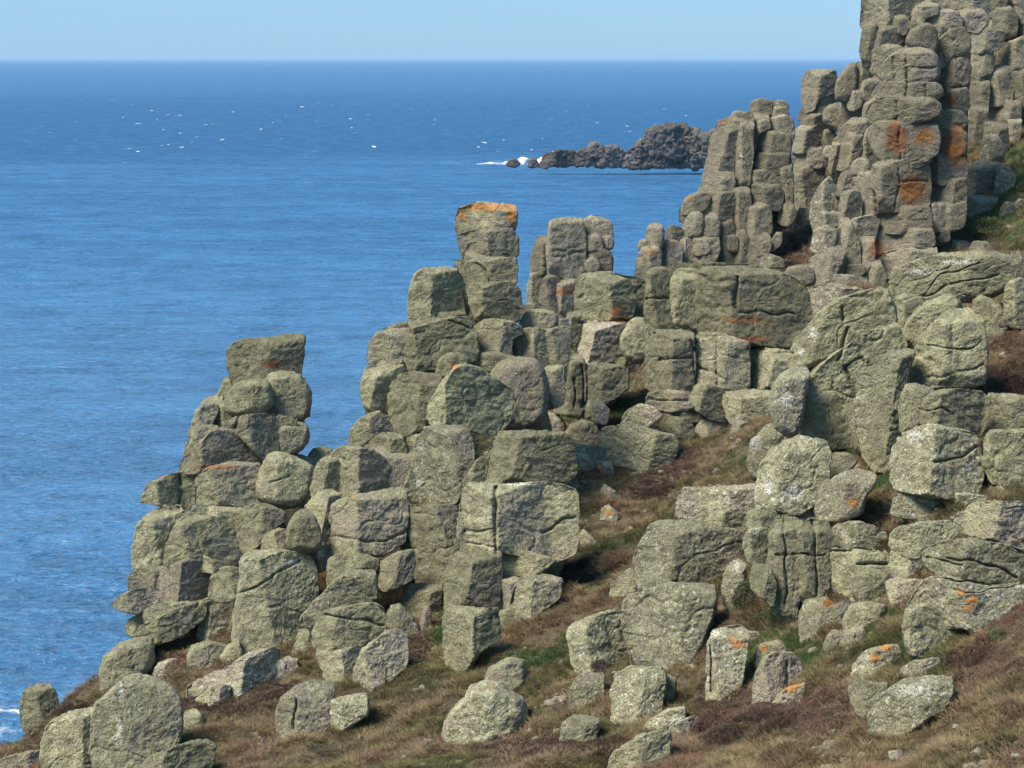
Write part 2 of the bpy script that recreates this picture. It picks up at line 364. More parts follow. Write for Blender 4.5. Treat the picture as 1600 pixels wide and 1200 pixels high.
    for cw, cpx in _CR:
        if cpx[:, 0].max() < px.min() or cpx[:, 0].min() > px.max() or cpx[:, 1].max() < py.min() or cpx[:, 1].min() > py.max(): continue
        dist = np.full(N, 1e9)
        wob = 1.2 * noise3(np.stack([px, py, px * 0], 1) / 6)
        qx = px + 4 * noise3(np.stack([px, py, px * 0 + 7], 1) / 22); qy = py + 4 * noise3(np.stack([px, py, px * 0 + 19], 1) / 22)
        for (ax, ay), (bx, by) in zip(cpx[:-1], cpx[1:]):
            dx, dy = bx - ax, by - ay; t = np.clip(((qx - ax) * dx + (qy - ay) * dy) / (dx * dx + dy * dy), 0, 1)
            dist = np.minimum(dist, np.hypot(qx - ax - t * dx, qy - ay - t * dy))
        g = np.exp(-((dist + wob * .6) / (cw * 1.35)) ** 2) * fr
        X = X + view[None] * (g * 0.13 * min(1.2, m) * cw)[:, None]
    at_ = {'orange': np.zeros(N), 'rust': np.zeros(N), 'white': np.zeros(N)}
    for kind, sx, sy, rx, ry in SPOTS:
        if sx + rx < px.min() or sx - rx > px.max() or sy + ry < py.min() or sy - ry > py.max(): continue
        g = np.clip(1.25 - np.hypot((px - sx) / rx, (py - sy) / ry) * .8, 0, 1) * fr
        at_[kind] = np.maximum(at_[kind], g * (0.8 if kind == 'white' else 1))
    me = mesh_from(name, X - C, tris, quads, at_)
    o = link(name, me, mat or MAT_ROCK, None)
    o.location = C if parent is None else C - np.array(parent.location)
    if parent: o.parent = parent
    o['tone'] = float(r.uniform(-.3, .45)) + (-.45 if 'P' in flags else 0) + (.3 if 'G' in flags else 0)
    o['pale'] = float(r.uniform(-.15, .25)) + (.55 if 'W' in flags else 0); o['pink'] = 1.0 if 'P' in flags else float(r.uniform(0, .35)); o['shade'] = float(r.uniform(-.6, .5))
    return o
def rooted(P, gh, deep=.38):
    """sink the foot of a stone into the turf so that the ground cuts it where the photograph shows its foot"""
    sz = min(np.ptp(P[:, 0]), np.ptp(P[:, 1]))
    if np.sum(P[:, 0] * np.roll(P[:, 1], -1) - P[:, 1] * np.roll(P[:, 0], -1)) < 0: P = P[::-1]
    P, _ = resample(P, 60)
    t = np.roll(P, -1, 0) - np.roll(P, 1, 0); ny = -t[:, 0] / (np.hypot(*t.T) + 1e-6)   # outward, +y is down
    k = np.clip(ny * 1.6 + .15, 0, 1); k = (k + np.roll(k, 1) + np.roll(k, -1)) / 3
    P = P.copy(); P[:, 1] += k * (deep * sz + 3)
    return P, gh + .33 * sz * gh / F
def build_rocks(text):
    thing = None; Y0 = yr = sl = 0; mat = MAT_ROCK; opt = {}
    for ln in text.strip().splitlines():
        ln = ln.strip()
        if not ln or ln.startswith('//'): continue
        if ln[0] == '@':
            name, label, cat, yy, *rest = [q.strip() for q in ln[1:].split('|')]
            Y0, yr, sl = [float(q) for q in yy.split()]
            mat = {'far': MAT_FAR, 'reef': MAT_REEF}.get(rest[0] if rest else '', MAT_ROCK)
            opt = dict(px_step=2.3) if rest and rest[0] == 'far' else {}
            if rest and rest[0] == 'reef': opt = dict(px_step=1.5, rough=3.2)
            thing = bpy.data.objects.new(name, None); COL.objects.link(thing); thing.empty_display_size = .5
            thing['label'] = label; thing['category'] = cat; thing['_new'] = 1; thing['kind'] = 'thing'
            if len(rest) > 1 and rest[1]: thing['group'] = rest[1]
        elif ln[0] == '#':
            name, label, flags, dY, pts = [q.strip() for q in ln[1:].split('|')]
            P = _pts(pts); cx = (P[:, 0].min() + P[:, 0].max()) / 2; yb = P[:, 1].max()
            far = 'F' in flags
            if '=' in dY: Y = float(dY[1:])
            else:
                Y = ground_hit(cx, yb - 4); Y += 0.15 * np.ptp(P[:, 0]) * Y / F + float(dY or 0)
            Y = min(Y, ground_hit(cx, yb - 3) + .25)
            gh = ground_hit(cx, yb - 3)
            if '=' not in dY: P, Y = rooted(P, gh)
            elif abs(Y - gh) < 1.3: P, _ = rooted(P, gh, .16)
            o = stone(name, P, Y, flags, mat=MAT_FAR if far else MAT_ROCK); o['label'] = label; o['kind'] = 'thing'; o['category'] = 'boulder' if 'slab' not in name else 'slab'
        else:
            flags, dY, pts = [q.strip() for q in ln.split(';')]; P = _pts(pts); cy = (P[:, 1].min() + P[:, 1].max()) / 2
            Y = Y0 + (yr - cy) * sl + float(dY or 0)
            if 'K' not in flags: Y = min(Y, ground_hit((P[:, 0].min() + P[:, 0].max()) / 2, P[:, 1].max() - 3) + .2)
            nm = 'bedrock' if 'K' in flags else 'block'
            if thing.get('_new'):
                thing.location = at(float(P[:, 0].mean()), float(P[:, 1].max()), Y); del thing['_new']
            gh = ground_hit((P[:, 0].min() + P[:, 0].max()) / 2, P[:, 1].max() - 3)
            if 'K' not in flags and gh < 150 and abs(Y - gh) < 1.0: P, _ = rooted(P, gh, .12)
            if mat is MAT_REEF: flags += 'S'
            stone(nm, P, Y, flags, thing, mat, **opt)
ROCKS = """
@rock_stack|leaning stack of rounded granite lumps crowned by a square block above open sea|rock stack|66 1000 .016
K;1.2;305,700 350,630 385,585 460,575 474,600 474,690 450,712 400,730 300,730
;0;357,549 366,537 385,531 420,530 445,526 472,527 474,534 471,570 467,590 455,602 420,606 390,604 365,606 358,575
R;.3;412,590 440,580 465,585 478,597 484,615 485,640 478,655 462,662 435,658 412,650
;.8;355,590 390,590 378,622 345,622 343,615
R;-.8;355,640 352,625 366,602 390,594 415,596 424,606 424,640 400,652 375,650 358,642
;0;415,605 440,598 452,612 450,650 420,652 412,630
;-.2;295,675 305,650 318,628 335,619 348,620 345,635 330,662 305,680 298,680
;-.2;328,668 335,640 350,628 364,645 357,668 338,672
;-.6;348,665 372,650 400,649 450,650 462,655 457,690 440,722 410,718 390,695 363,670
R;.2;430,668 462,660 478,664 482,675 481,690 467,706 450,714 430,712 422,690
;.1;286,712 293,690 310,668 330,662 342,668 318,700 292,720
;-1.0;281,738 283,718 300,705 325,680 345,668 370,670 395,682 408,695 407,712 390,727 350,726 310,738
@ledge_stone|long flat granite ledge jutting out over the sea like a beak|ledge|66 1000 .016
;-.6;221,782 226,770 233,753 262,745 290,738 310,740 309,780 290,795 262,793 245,787
;-.8;306,742 330,727 370,724 405,726 413,745 406,775 392,798 360,796 320,789 305,787
@rock_stack|mossy seaward stack of bedded blocks with a low snout over the water|rock stack|66 1000 .012
K;2.4;430,700 500,720 530,790 510,860 430,850 400,780
K;1.6;215,880 225,820 250,795 430,800 470,850 500,870 480,990 330,1010 215,985 205,930
;0;208,890 208,860 216,820 235,802 258,792 285,790 285,815 268,850 260,882 235,892 212,894
;-.2;272,815 275,803 300,792 340,793 378,796 378,828 340,830 300,814
G;-.6;256,888 260,855 275,820 290,806 320,806 340,812 342,826 375,828 379,860 372,888 345,888 320,876 290,876
;-.2;370,808 385,795 402,786 425,793 445,803 444,817 427,828 412,850 380,868 373,850 371,830
;-.9;262,884 265,873 290,864 310,865 325,874 345,880 372,890 360,902 330,897 290,887 270,890
WP;-.6;246,922 256,885 285,877 325,879 342,886 337,905 330,937 310,948 285,952 255,950 246,940
;-.3;201,907 205,897 235,885 260,886 252,917 225,928 203,928
;-.7;177,943 183,932 200,925 235,920 252,924 250,942 240,953 228,960 210,957 183,950
;-.9;225,954 228,946 250,940 300,943 332,936 312,958 270,970 235,978 225,968
;-.2;198,984 202,968 222,960 226,982 215,992 203,992
;-.9;203,1003 220,975 260,960 300,945 324,938 320,957 290,978 250,996 215,1004
G;-1.6;328,932 330,905 340,892 355,886 377,890 380,922 365,937 340,938
#boulder|rounded diamond-shaped boulder perched on the end of the jutting ledge|R|=69.2|401,765 405,740 416,712 438,702 460,712 495,728 490,750 483,775 468,792 450,797 425,790 408,780
#boulder|small dark knob behind the diamond-shaped boulder against the sea|R|=72|482,715 488,703 503,699 519,703 521,718 500,732 486,725
#boulder|low pink-grey stone with an orange top tucked beside a small wedge boulder|P|=66.8|406,858 415,836 435,826 452,830 456,858 430,862
#boulder|small dome-shaped green boulder sitting over the big whitish block|RG|=66.2|446,852 450,825 458,805 475,795 490,803 502,833 502,857 480,864 458,861
#boulder|upright narrow stone with whitish flecks standing in brown grass|W|-.2|306,1002 310,985 322,935 350,933 370,938 365,970 347,987 342,1008 315,1008
#boulder|large whitish-faced block with a green diagonal top edge|GW|-.3|363,997 368,940 375,900 375,872 390,858 430,857 465,861 490,869 496,885 497,920 482,960 462,992 430,1013 400,1015 375,1008
#boulder|thin pale sliver wedged against the big whitish-faced block|W|.2|356,990 365,940 375,928 379,960 367,994
#boulder|smooth whale-backed boulder on the cliff edge over the sea|RG|.3|157,1063 157,1048 165,1025 190,1005 215,998 239,1000 242,1015 225,1032 185,1052 165,1068
#boulder|small flat pinkish stone on top of the whale-backed boulder|P|.8|218,1001 240,989 257,991 257,1006 235,1010
#boulder|half-buried green hump below the upright whitish-flecked stone|R|0|293,1022 300,1008 330,1003 357,1010 347,1032 310,1038 293,1034
#boulder|small round stone at the foot of the large whitish-faced block|R|0|343,1028 355,1010 372,1000 379,1020 367,1034
#boulder|little two-tier stump standing alone at the water's edge|G|=67|32,1122 33,1090 38,1077 58,1068 80,1070 90,1090 92,1118 75,1135 45,1138
#boulder|green cube-like boulder cut by the lower frame edge beside the largest corner boulder|G|=58|64,1215 65,1160 72,1135 85,1120 120,1110 150,1107 168,1112 165,1150 155,1180 155,1220 100,1225
#boulder|big corner boulder split by a white streak down its middle ridge|r35|=57.2|141,1160 143,1120 150,1095 180,1070 205,1053 225,1053 250,1062 275,1080 285,1100 288,1125 280,1145 250,1170 230,1195 210,1225 165,1225 150,1195
#boulder|low green slanting rock at the bottom frame edge|G|=54|204,1202 225,1185 280,1163 325,1158 339,1168 336,1188 300,1218 220,1220
#boulder|small grey lump peeping out right of the big corner boulder|RW|0|288,1112 305,1108 317,1120 312,1138 290,1143
#boulder|small pink stone in brown grass below the cliff edge|PW|0|240,1047 250,1035 275,1030 282,1045 260,1055
#slab|long pale slab slanting down through the grass|W|0|290,1087 290,1070 300,1063 350,1045 395,1020 420,1014 443,1015 438,1032 400,1047 365,1063 330,1078 310,1093
#boulder|short pointed stone, upper of two parallel fins in the heather|W|0|305,1106 308,1092 330,1074 339,1080 327,1102
#boulder|long pointed stone, lower of two parallel fins in the heather|WP|0|320,1112 330,1090 348,1070 360,1073 360,1087 340,1104
#boulder|low pinkish rock in the bottom left corner of the frame|P|=60|-10,1192 5,1183 40,1177 67,1175 70,1205 -10,1215

@rock_outcrop|jumble of jointed blocks between the two stacks around an upright egg-shaped stone|outcrop|65 930 .022
K;1.6;495,780 530,715 610,690 700,690 735,740 720,860 680,905 610,915 520,920 500,860
G;-.2;487,772 488,745 500,720 520,710 533,730 533,767 515,775 505,783 490,780
P;-.3;525,767 524,722 519,710 535,700 560,702 580,703 600,718 612,735 620,750 595,764 570,774 535,784
G;.2;556,702 580,685 605,676 625,680 634,700 634,727 615,738 600,722 580,704
;.8;630,714 635,688 650,680 667,678 662,702 640,724
;-.9;515,862 515,815 520,788 535,780 560,775 600,768 632,763 637,800 632,847 600,866 560,871 525,871
;-.2;625,852 630,795 645,798 646,852 632,868
G;-.6;512,930 512,905 515,875 530,867 575,869 592,874 588,892 565,907 552,912 532,932
;-.8;586,892 595,878 620,865 644,860 647,880 642,907 620,917 600,924 590,914
G;.5;478,792 498,772 520,765 532,775 520,800 520,832 505,854 496,820
;.4;478,864 500,858 514,850 518,870 512,888 495,893 485,883
#boulder|upright egg-shaped boulder streaked with white, standing on a squared plinth|GWr72|=67.6|630,765 640,740 650,710 660,670 675,664 710,664 735,672 744,700 742,735 730,762 715,787 690,793 660,791 640,787
#boulder|squared plinth stone carrying the upright egg-shaped boulder|r75|=66.3|637,787 665,790 714,790 716,850 702,882 692,908 665,914 648,908 645,870 640,830
#slab|diagonal slab with a pale top edge leaning down to the left|W|=63.6|468,968 475,955 500,930 530,905 550,895 587,892 592,915 592,937 575,948 560,946 530,952 500,965 485,980 470,977
#boulder|big loaf-shaped boulder resting on a broad stump, diagonal slab behind it|r30|=61.8|486,1002 490,975 500,955 530,948 560,945 585,943 600,950 607,970 602,992 580,1006 545,1013 510,1021 495,1018
#boulder|broad stump under the loaf-shaped boulder|G|=61.8|495,1017 520,1017 545,1012 577,1007 567,1032 552,1058 533,1066 507,1061 505,1040
#boulder|angular pale-topped boulder leaning against the loaf-shaped boulder|W|0|551,1062 552,1045 565,1015 590,998 605,984 625,983 637,995 638,1007 622,1018 602,1038 602,1062 590,1072 565,1075
#boulder|smooth tilted egg of stone beside a dark gap|RW|.2|604,957 612,945 625,944 645,965 654,980 655,1000 645,1005 625,997 610,977
#boulder|squat mossy block just above the tilted egg of stone|G|0|627,942 630,920 645,911 675,914 692,915 687,937 672,952 650,968 640,957
#boulder|narrow white stone upright in the grass left of the loaf-shaped boulder|W|0|455,1022 468,985 480,980 489,995 487,1012 470,1028 457,1030
#boulder|small white-and-pink stone lying in dark heather|WP|0|424,1052 430,1035 450,1027 467,1032 462,1047 440,1055
#boulder|cleft rounded boulder in grass with a vertical crack down its face|W|.2|430,1148 433,1110 440,1090 465,1070 495,1062 522,1070 522,1090 502,1122 482,1143 455,1153
#boulder|low pale boulder half sunk in grass right of the cleft boulder|W|.2|492,1133 495,1110 510,1095 540,1090 572,1085 577,1095 552,1107 522,1128 500,1138
#boulder|thin pink splinter of stone standing in rusty grass|P|0|655,990 660,955 667,945 674,955 670,990
#boulder|little grey stone below the angular pale-topped boulder|R|0|608,1062 612,1048 625,1045 627,1062

@rock_stack|great squared stack, a wide cracked block over a column of cubes, slope beside it|rock stack|61.5 1000 .016
K;1.6;720,860 735,765 880,760 895,850 860,930 790,970 730,1010 712,960
r34;-.4;757,755 765,715 770,685 780,675 830,673 880,677 895,690 902,740 882,757 800,760
;.2;722,758 740,730 760,703 768,720 762,757 745,760
r30;-.8;714,853 716,800 722,765 735,756 800,756 850,752 880,756 903,765 906,800 905,842 899,867 870,878 840,871 790,866 745,865 718,861
G;-.7;692,952 696,895 708,870 720,862 750,865 783,863 784,902 779,950 745,952 715,951
G;-.6;694,1022 697,955 710,949 780,951 784,992 777,987 747,1007 732,1033 712,1040
;-.4;781,902 782,865 820,862 852,870 870,875 850,890 830,898 800,905
;-.5;776,948 777,910 800,903 810,905 797,932 795,951 783,953
W;-.4;792,943 800,915 820,900 850,897 877,905 877,922 847,943 837,963 820,968 800,958
;0;779,990 782,955 800,952 808,970 792,985
;0;798,978 806,958 832,968 824,984
;.5;868,747 893,741 905,760 882,764

@rock_tower|tallest slim sea tower of stacked blocks capped with rust-orange lichen|rock tower|66 930 .022
K;1.4;730,380 790,380 795,560 725,560 715,440
;0;714,340 720,325 745,319 780,319 803,322 806,332 804,357 795,364 760,364 720,369 714,362
;0;716,368 740,361 800,358 808,375 807,397 795,407 760,409 730,411 723,397
;0;727,409 760,406 805,403 807,420 805,442 790,447 750,446 732,445
G;-.3;729,452 745,443 800,443 812,455 815,480 810,502 790,506 745,503 738,482
;-.1;743,507 760,501 795,503 812,510 815,522 799,528 799,558 780,563 750,559
@rock_outcrop|piled cubes left of the slim orange-capped tower, a big cube on top of another|outcrop|65.6 930 .022
K;1.4;590,565 605,540 648,525 662,445 720,435 735,580 640,660 585,640
G;0;637,492 640,465 650,430 660,422 690,420 710,423 722,435 730,470 732,490 700,497 660,505 640,503
Gr15;-.2;634,562 638,530 640,504 665,497 700,494 730,497 742,515 745,552 741,563 680,578 640,585
;1.6;710,422 716,408 725,410 735,442 732,470 720,445
;0;576,562 577,542 590,522 612,517 640,515 640,547 632,572 610,583 580,578
G;-.3;567,612 568,590 575,574 600,574 632,571 632,602 614,627 607,652 585,643 570,632
;.4;578,542 592,520 635,502 638,530 612,535 585,545
;.2;570,645 575,600 592,578 612,577 632,582 617,605 612,652 590,655
G;.2;546,695 550,670 565,655 590,643 617,660 628,677 600,690 575,699 550,700
@rock_outcrop|low mossy ledge blocks between the slim tower and the twin-tiered turret|outcrop|66.5 930 .022
K;1.2;800,520 885,510 885,600 800,600
;.8;812,492 815,478 840,477 860,481 868,492 830,492
R;.5;813,508 820,490 840,485 865,488 870,500 862,515 835,517 815,515
r60;0;797,552 797,525 810,517 840,513 857,520 857,572 850,580 820,568 803,563
;0;853,522 870,512 890,513 890,562 877,580 857,577
W;.6;848,518 870,503 890,499 890,515 870,518
;.4;850,575 880,572 880,630 852,640
@rock_outcrop|heap of rounded mossy humps with one wedge-shaped boulder perched in front|outcrop|65.6 930 .022
K;2.2;610,640 700,610 850,625 862,672 850,760 640,770
RG;.3;648,585 655,565 670,550 690,546 710,550 707,578 690,594 660,596
R;0;680,578 690,558 710,551 732,560 734,578 712,593 688,593
RG;.4;732,568 738,555 755,551 790,554 812,560 802,578 770,583 740,578
R;.2;760,602 770,575 790,562 825,560 845,570 853,600 853,642 836,668 810,681 790,674 775,642
;-.4;608,642 610,605 625,587 650,583 685,585 692,597 677,622 670,652 662,673 635,683 620,678 611,662
#boulder|perched wedge-shaped boulder with a pointed top and shadow beneath it|Gr22|=69.6|666,652 670,630 690,600 710,575 722,571 745,575 780,595 803,610 806,625 798,657 780,678 760,680 730,670 700,665 675,667
#boulder|small pyramid of stone at the foot of the rounded humps|R|0|820,676 835,655 855,645 872,647 884,665 882,678 860,682 835,680
#boulder|rounded stone between the small pyramid and the long cracked block|R|0|883,682 890,665 910,657 930,660 937,675 927,692 900,700 887,694
#boulder|pale angular stone bridging a black hole|W|0|896,702 902,695 925,698 945,698 948,720 940,742 925,738 905,725 897,716
#boulder|long low block with a pale upper edge lying across the slope|W|=78|933,707 935,675 945,667 970,666 1010,670 1052,680 1060,692 1052,712 1020,733 980,731 945,725
#boulder|small pale stone right of the black hole|W|0|930,740 935,724 952,722 958,735 948,748

@rock_turret|twin-tiered squared turret streaked pink and green beside a dark cave|turret|82.5 650 .02
K;1.5;885,560 905,440 985,440 985,570 960,630 890,645
G;.9;897,457 902,435 915,428 950,428 990,433 1009,442 1012,482 1009,498 985,498 960,483 930,473 900,473
G;0;905,503 905,460 908,440 920,430 960,430 985,440 992,470 987,497 975,508 940,507 910,506
WP;0;901,562 902,510 910,502 940,503 976,504 976,532 973,557 960,566 930,569 905,569
G;.2;883,512 887,490 897,483 907,485 907,542 902,602 880,562
G;-.4;866,643 869,610 879,570 888,543 904,553 914,568 914,622 907,653 890,648
;-.3;909,572 935,567 970,572 981,580 981,607 960,624 935,636 918,653 905,643
;.3;970,575 960,563 985,560 1000,566 990,580
#boulder|hanging boulder jammed over the dark cave|R|=83|969,532 974,520 985,500 1005,495 1018,510 1015,552 1006,568 990,567 978,557
#boulder|small pink post of stone at the foot of the squared turret|PW|=80.5|925,652 927,632 940,629 952,640 948,664 930,662

@rock_castle|massive castle-like block of jointed granite with a broad domed top|outcrop|80.5 660 .012
K;1.8;1015,640 1015,440 1060,420 1250,445 1255,530 1230,600 1205,650 1120,650
G;0;1009,508 1010,450 1013,425 1025,420 1047,420 1052,440 1052,512 1035,520 1015,518
G;.2;1046,517 1047,470 1050,435 1060,422 1085,423 1094,430 1093,482 1091,517 1070,520
r30;-.2;1092,519 1093,430 1105,422 1135,418 1170,420 1210,423 1245,438 1263,460 1269,500 1257,528 1240,540 1200,538 1150,532 1110,526
G;1.2;1033,430 1050,412 1100,411 1160,414 1210,422 1250,438 1264,458 1200,445 1120,435 1060,435
G;0;1008,603 1010,540 1018,520 1040,517 1082,519 1084,560 1084,612 1060,616 1020,614
W;0;1081,603 1082,530 1095,519 1130,524 1170,534 1171,570 1169,608 1120,608 1090,603
;.1;1168,608 1169,550 1200,547 1237,549 1237,582 1227,613 1190,615
;.3;1168,548 1195,536 1215,539 1242,537 1240,555 1205,555
;-.1;1011,633 1014,615 1045,611 1082,614 1085,625 1080,639 1050,641 1020,638
;-.6;1079,622 1088,602 1110,603 1129,611 1137,640 1132,658 1110,653 1090,643
;-.6;1126,614 1160,609 1206,611 1210,625 1205,652 1180,663 1150,658 1136,643
;.1;1013,652 1018,635 1060,634 1094,642 1094,658 1060,658 1030,658
;-.4;1018,670 1030,654 1070,654 1085,670 1080,685 1050,681
;-.2;1088,670 1100,656 1140,659 1152,668 1132,683 1105,683
;0;1143,674 1150,660 1170,663 1178,678
#boulder|pale pinkish boulder at the left foot of the castle-like block|PW|=79.5|970,663 978,645 1000,632 1022,637 1037,650 1012,668 985,675

@slab|broad domed slab with white patches behind the right-hand boulders|slab|56.5 700 .035
R;0;1392,457 1395,435 1410,420 1440,405 1480,397 1530,392 1570,395 1592,410 1600,430 1577,448 1547,465 1500,471 1450,465 1420,468 1400,466
;-.3;1388,482 1400,464 1437,461 1443,480 1427,507 1412,530 1393,502
@split_boulder|huge split boulder, its slanting mossy cap sliding over a round lower half|boulder|55.5 700 .035
Gr30;-.6;1235,572 1237,555 1245,530 1265,510 1280,490 1310,467 1340,455 1370,446 1383,450 1390,465 1399,497 1396,505 1375,513 1350,528 1325,543 1290,563 1250,580 1240,580
Gr10;.2;1250,652 1251,620 1261,590 1290,562 1330,532 1370,508 1397,502 1414,535 1402,562 1372,583 1352,603 1347,642 1337,678 1300,683 1265,675
WR;0;1203,642 1206,610 1219,585 1250,570 1264,578 1257,615 1252,662 1242,685 1215,672
#boulder|leaf-shaped standing stone with a pointed tip leaning right|G|=57|1335,627 1336,600 1341,580 1365,562 1400,547 1427,543 1420,562 1417,602 1417,642 1412,682 1396,731 1370,725 1350,693 1339,662
#boulder|knobbly narrow stone squeezed left of the leaf-shaped standing stone|R|=58|1323,642 1335,628 1352,628 1356,660 1350,705 1335,693 1328,660
#boulder|shaggy thumb-shaped boulder with horizontal furrows, heather on its right|G|=57.2|1430,602 1429,560 1439,530 1465,500 1485,480 1510,477 1532,490 1537,520 1539,572 1539,598 1500,603 1460,607
#boulder|sloping mossy back of stone behind the shaggy thumb-shaped boulder|RG|=60.8|1408,547 1411,515 1430,490 1460,465 1490,457 1503,475 1483,502 1453,533 1432,548 1420,549
#boulder|rounded grey-green boulder lying on brown turf behind the shaggy thumb|R|=61.5|1518,502 1520,470 1532,460 1560,475 1580,500 1573,518 1550,530 1535,530
#boulder|squared boulder at the right frame edge below the domed slab|G|=61|1569,472 1572,445 1590,436 1625,438 1625,498 1590,503 1574,493
#boulder|two-lobed knob under the shaggy thumb-shaped boulder|RG|=54.6|1406,662 1407,610 1420,599 1457,604 1458,627 1444,652 1437,672 1412,683
#boulder|lumpy cauliflower-like boulder sitting on a large rounded block|G|=53.8|1438,662 1442,635 1455,614 1490,608 1530,611 1544,620 1542,662 1532,683 1490,680 1450,675
#boulder|large rounded block with a crack, undercut by deep shadow|GWr45|=53|1392,742 1394,705 1404,685 1430,667 1450,663 1490,668 1522,674 1532,700 1537,732 1527,758 1480,763 1440,758 1405,751
#boulder|square block at the right frame edge over pink rubble|r15|=53.2|1536,717 1536,685 1545,674 1590,669 1625,671 1625,748 1590,755 1565,751 1550,738
#boulder|low grey block topped with brown turf at the right frame edge|;|=54.8|1540,672 1542,615 1580,617 1625,624 1625,668 1570,675
#boulder|small pink stone wedged in the dark gap between two right-hand blocks|P|=53.4|1522,760 1526,742 1540,740 1541,758 1530,764
#boulder|small pinkish rubble stone under the square right-hand block|P|=52.9|1553,765 1556,745 1572,750 1573,768
#boulder|small grey rubble stone under the square right-hand block|;|=52.8|1571,768 1574,752 1590,754 1591,766
#boulder|white-lichened knuckle of rock above the brown hollow|WR|=62|1170,718 1174,690 1200,664 1217,658 1243,680 1238,702 1212,723 1190,738 1175,733

@rock_bluff|bluff of ribbed pale-green columns with a knobbly square head on top|bluff|51.2 960 .02
K;1.4;1190,780 1230,700 1290,690 1290,800 1380,830 1385,930 1290,950 1215,950 1170,870
GWr35;-.2;1182,792 1184,740 1199,715 1225,690 1250,681 1290,689 1297,710 1295,752 1282,783 1250,808 1215,803 1190,798
;.6;1291,748 1296,710 1325,709 1337,720 1312,748
G;-.2;1198,902 1201,840 1211,812 1230,807 1252,811 1257,850 1252,892 1247,962 1225,965 1206,942
G;-.1;1243,892 1246,830 1264,809 1292,814 1302,840 1298,892 1293,933 1262,948 1248,922
W;-.5;1293,852 1295,835 1310,821 1340,817 1380,827 1392,845 1388,865 1340,863 1305,863
;-.2;1288,922 1288,880 1298,860 1340,860 1388,860 1392,902 1390,933 1340,938 1300,938
RG;-.8;1333,917 1338,895 1365,891 1387,894 1392,915 1387,935 1345,941
;0;1392,872 1394,860 1430,864 1447,890 1442,907 1410,913 1398,903
G;.3;1163,852 1168,833 1175,823 1202,824 1208,850 1202,882 1185,888 1170,877
;.3;1168,822 1174,800 1195,794 1218,805 1208,828 1180,828
G;-.1;1172,902 1178,884 1202,884 1212,915 1208,948 1190,933 1176,920
;.6;1385,912 1400,905 1440,905 1430,945 1395,945
;.4;1180,800 1200,780 1290,800 1300,815 1230,822 1185,822
#slab|pale crumbling slab with an orange lichen spot in the middle of the right slope|WP|=54|1275,793 1284,760 1320,738 1340,733 1367,740 1352,762 1347,787 1320,803 1285,803
#slab|narrow ledge slab under an oval slab, its near end undercut|;|=46.9|1392,857 1392,840 1400,829 1440,817 1490,811 1503,825 1472,853 1436,875 1410,871
#slab|large sloping slab on the right, overlapping the narrow ledge slab|r50|=47.8|1488,832 1498,805 1520,787 1550,782 1625,784 1625,865 1570,850 1520,840 1495,835
#slab|oval layered slab resting like a lid over a deep shadow|W|=45.6|1435,877 1439,862 1475,847 1520,841 1570,849 1602,865 1603,890 1582,912 1550,918 1500,915 1480,908 1450,893
#boulder|wide pale boulder with orange lichen spots beneath the oval slab|W|=45.7|1412,992 1414,955 1429,925 1450,903 1480,900 1550,908 1600,900 1625,900 1625,973 1560,973 1500,963 1460,963 1425,988
#boulder|greenish blunt boulder below the wide pale boulder, dark hollow under it|r10|=45.4|1411,988 1412,955 1440,943 1480,953 1532,973 1532,988 1500,1003 1460,1018 1425,1015
#slab|pale grassy ledge below the large rounded block|W|=54|1393,803 1399,777 1440,769 1500,772 1590,772 1603,790 1500,805 1420,806
#boulder|small pink stone in grass left of two on the right terrace|P|0|1408,810 1415,803 1430,799 1433,806 1420,813
#boulder|small pink stone in grass, right one of two on the right terrace|P|0|1434,818 1437,808 1455,804 1462,812 1445,820
@layered_slab|three pale flat slabs stacked on the slope beside the bluff|slab|55.5 960 .026
W;-.2;1055,808 1059,780 1070,764 1110,761 1152,761 1182,754 1193,775 1193,803 1170,806 1120,806 1110,813 1065,813
;-.8;1088,818 1094,802 1110,799 1170,803 1178,815 1162,828 1130,831 1100,828
W;-.7;1073,832 1095,819 1140,826 1153,835 1132,853 1100,853
#boulder|big whitish granite boulder with flat base resting on a square one|W|=57.2|988,892 990,865 1005,840 1015,820 1030,814 1080,811 1100,823 1130,826 1162,828 1168,842 1152,873 1132,908 1080,913 1035,908 1000,908
#boulder|large square whitish boulder with mossy left corner, base in grass|Wr62|=54.4|971,972 972,945 980,931 1010,924 1040,911 1075,908 1117,912 1120,930 1112,952 1102,977 1087,1008 1072,1028 1040,1041 1000,1038 985,1023
#boulder|slanting boulder with a pale top leaning on the large square whitish one|W|=55.4|886,992 889,980 920,964 950,954 975,948 981,970 985,1012 978,1023 940,1033 905,1043 893,1023
#boulder|mossy shoulder of rock behind and left of the whitish boulders|G|=59|951,933 954,910 985,888 1002,893 1033,905 1012,923 980,931
#boulder|white upright stone with a dark green bush at its foot|WR|=54.6|1128,922 1131,900 1139,880 1150,872 1164,880 1168,922 1162,948 1146,958 1134,942
#boulder|little stone snug against the large square whitish boulder|W|=53.8|1068,1002 1074,991 1092,988 1093,1007 1077,1021
#boulder|squared boulder with a dark right face in grass at lower centre|Wr52|0|954,1133 953,1080 959,1055 985,1041 1031,1039 1042,1050 1037,1072 1032,1103 1000,1123 975,1135
#boulder|small stone tucked right of the squared boulder at lower centre|R|.3|1023,1092 1024,1068 1040,1054 1057,1060 1053,1082 1032,1103
#boulder|block with a vivid orange patch and a yellow-green left side|GWr20|0|1105,1082 1104,1010 1111,985 1130,977 1157,974 1172,985 1167,1012 1162,1042 1152,1068 1127,1088 1115,1094
#slab|low pink stone edge half hidden by green mats behind the orange-patched block|P|.5|1148,992 1180,987 1196,990 1182,1002 1163,1012
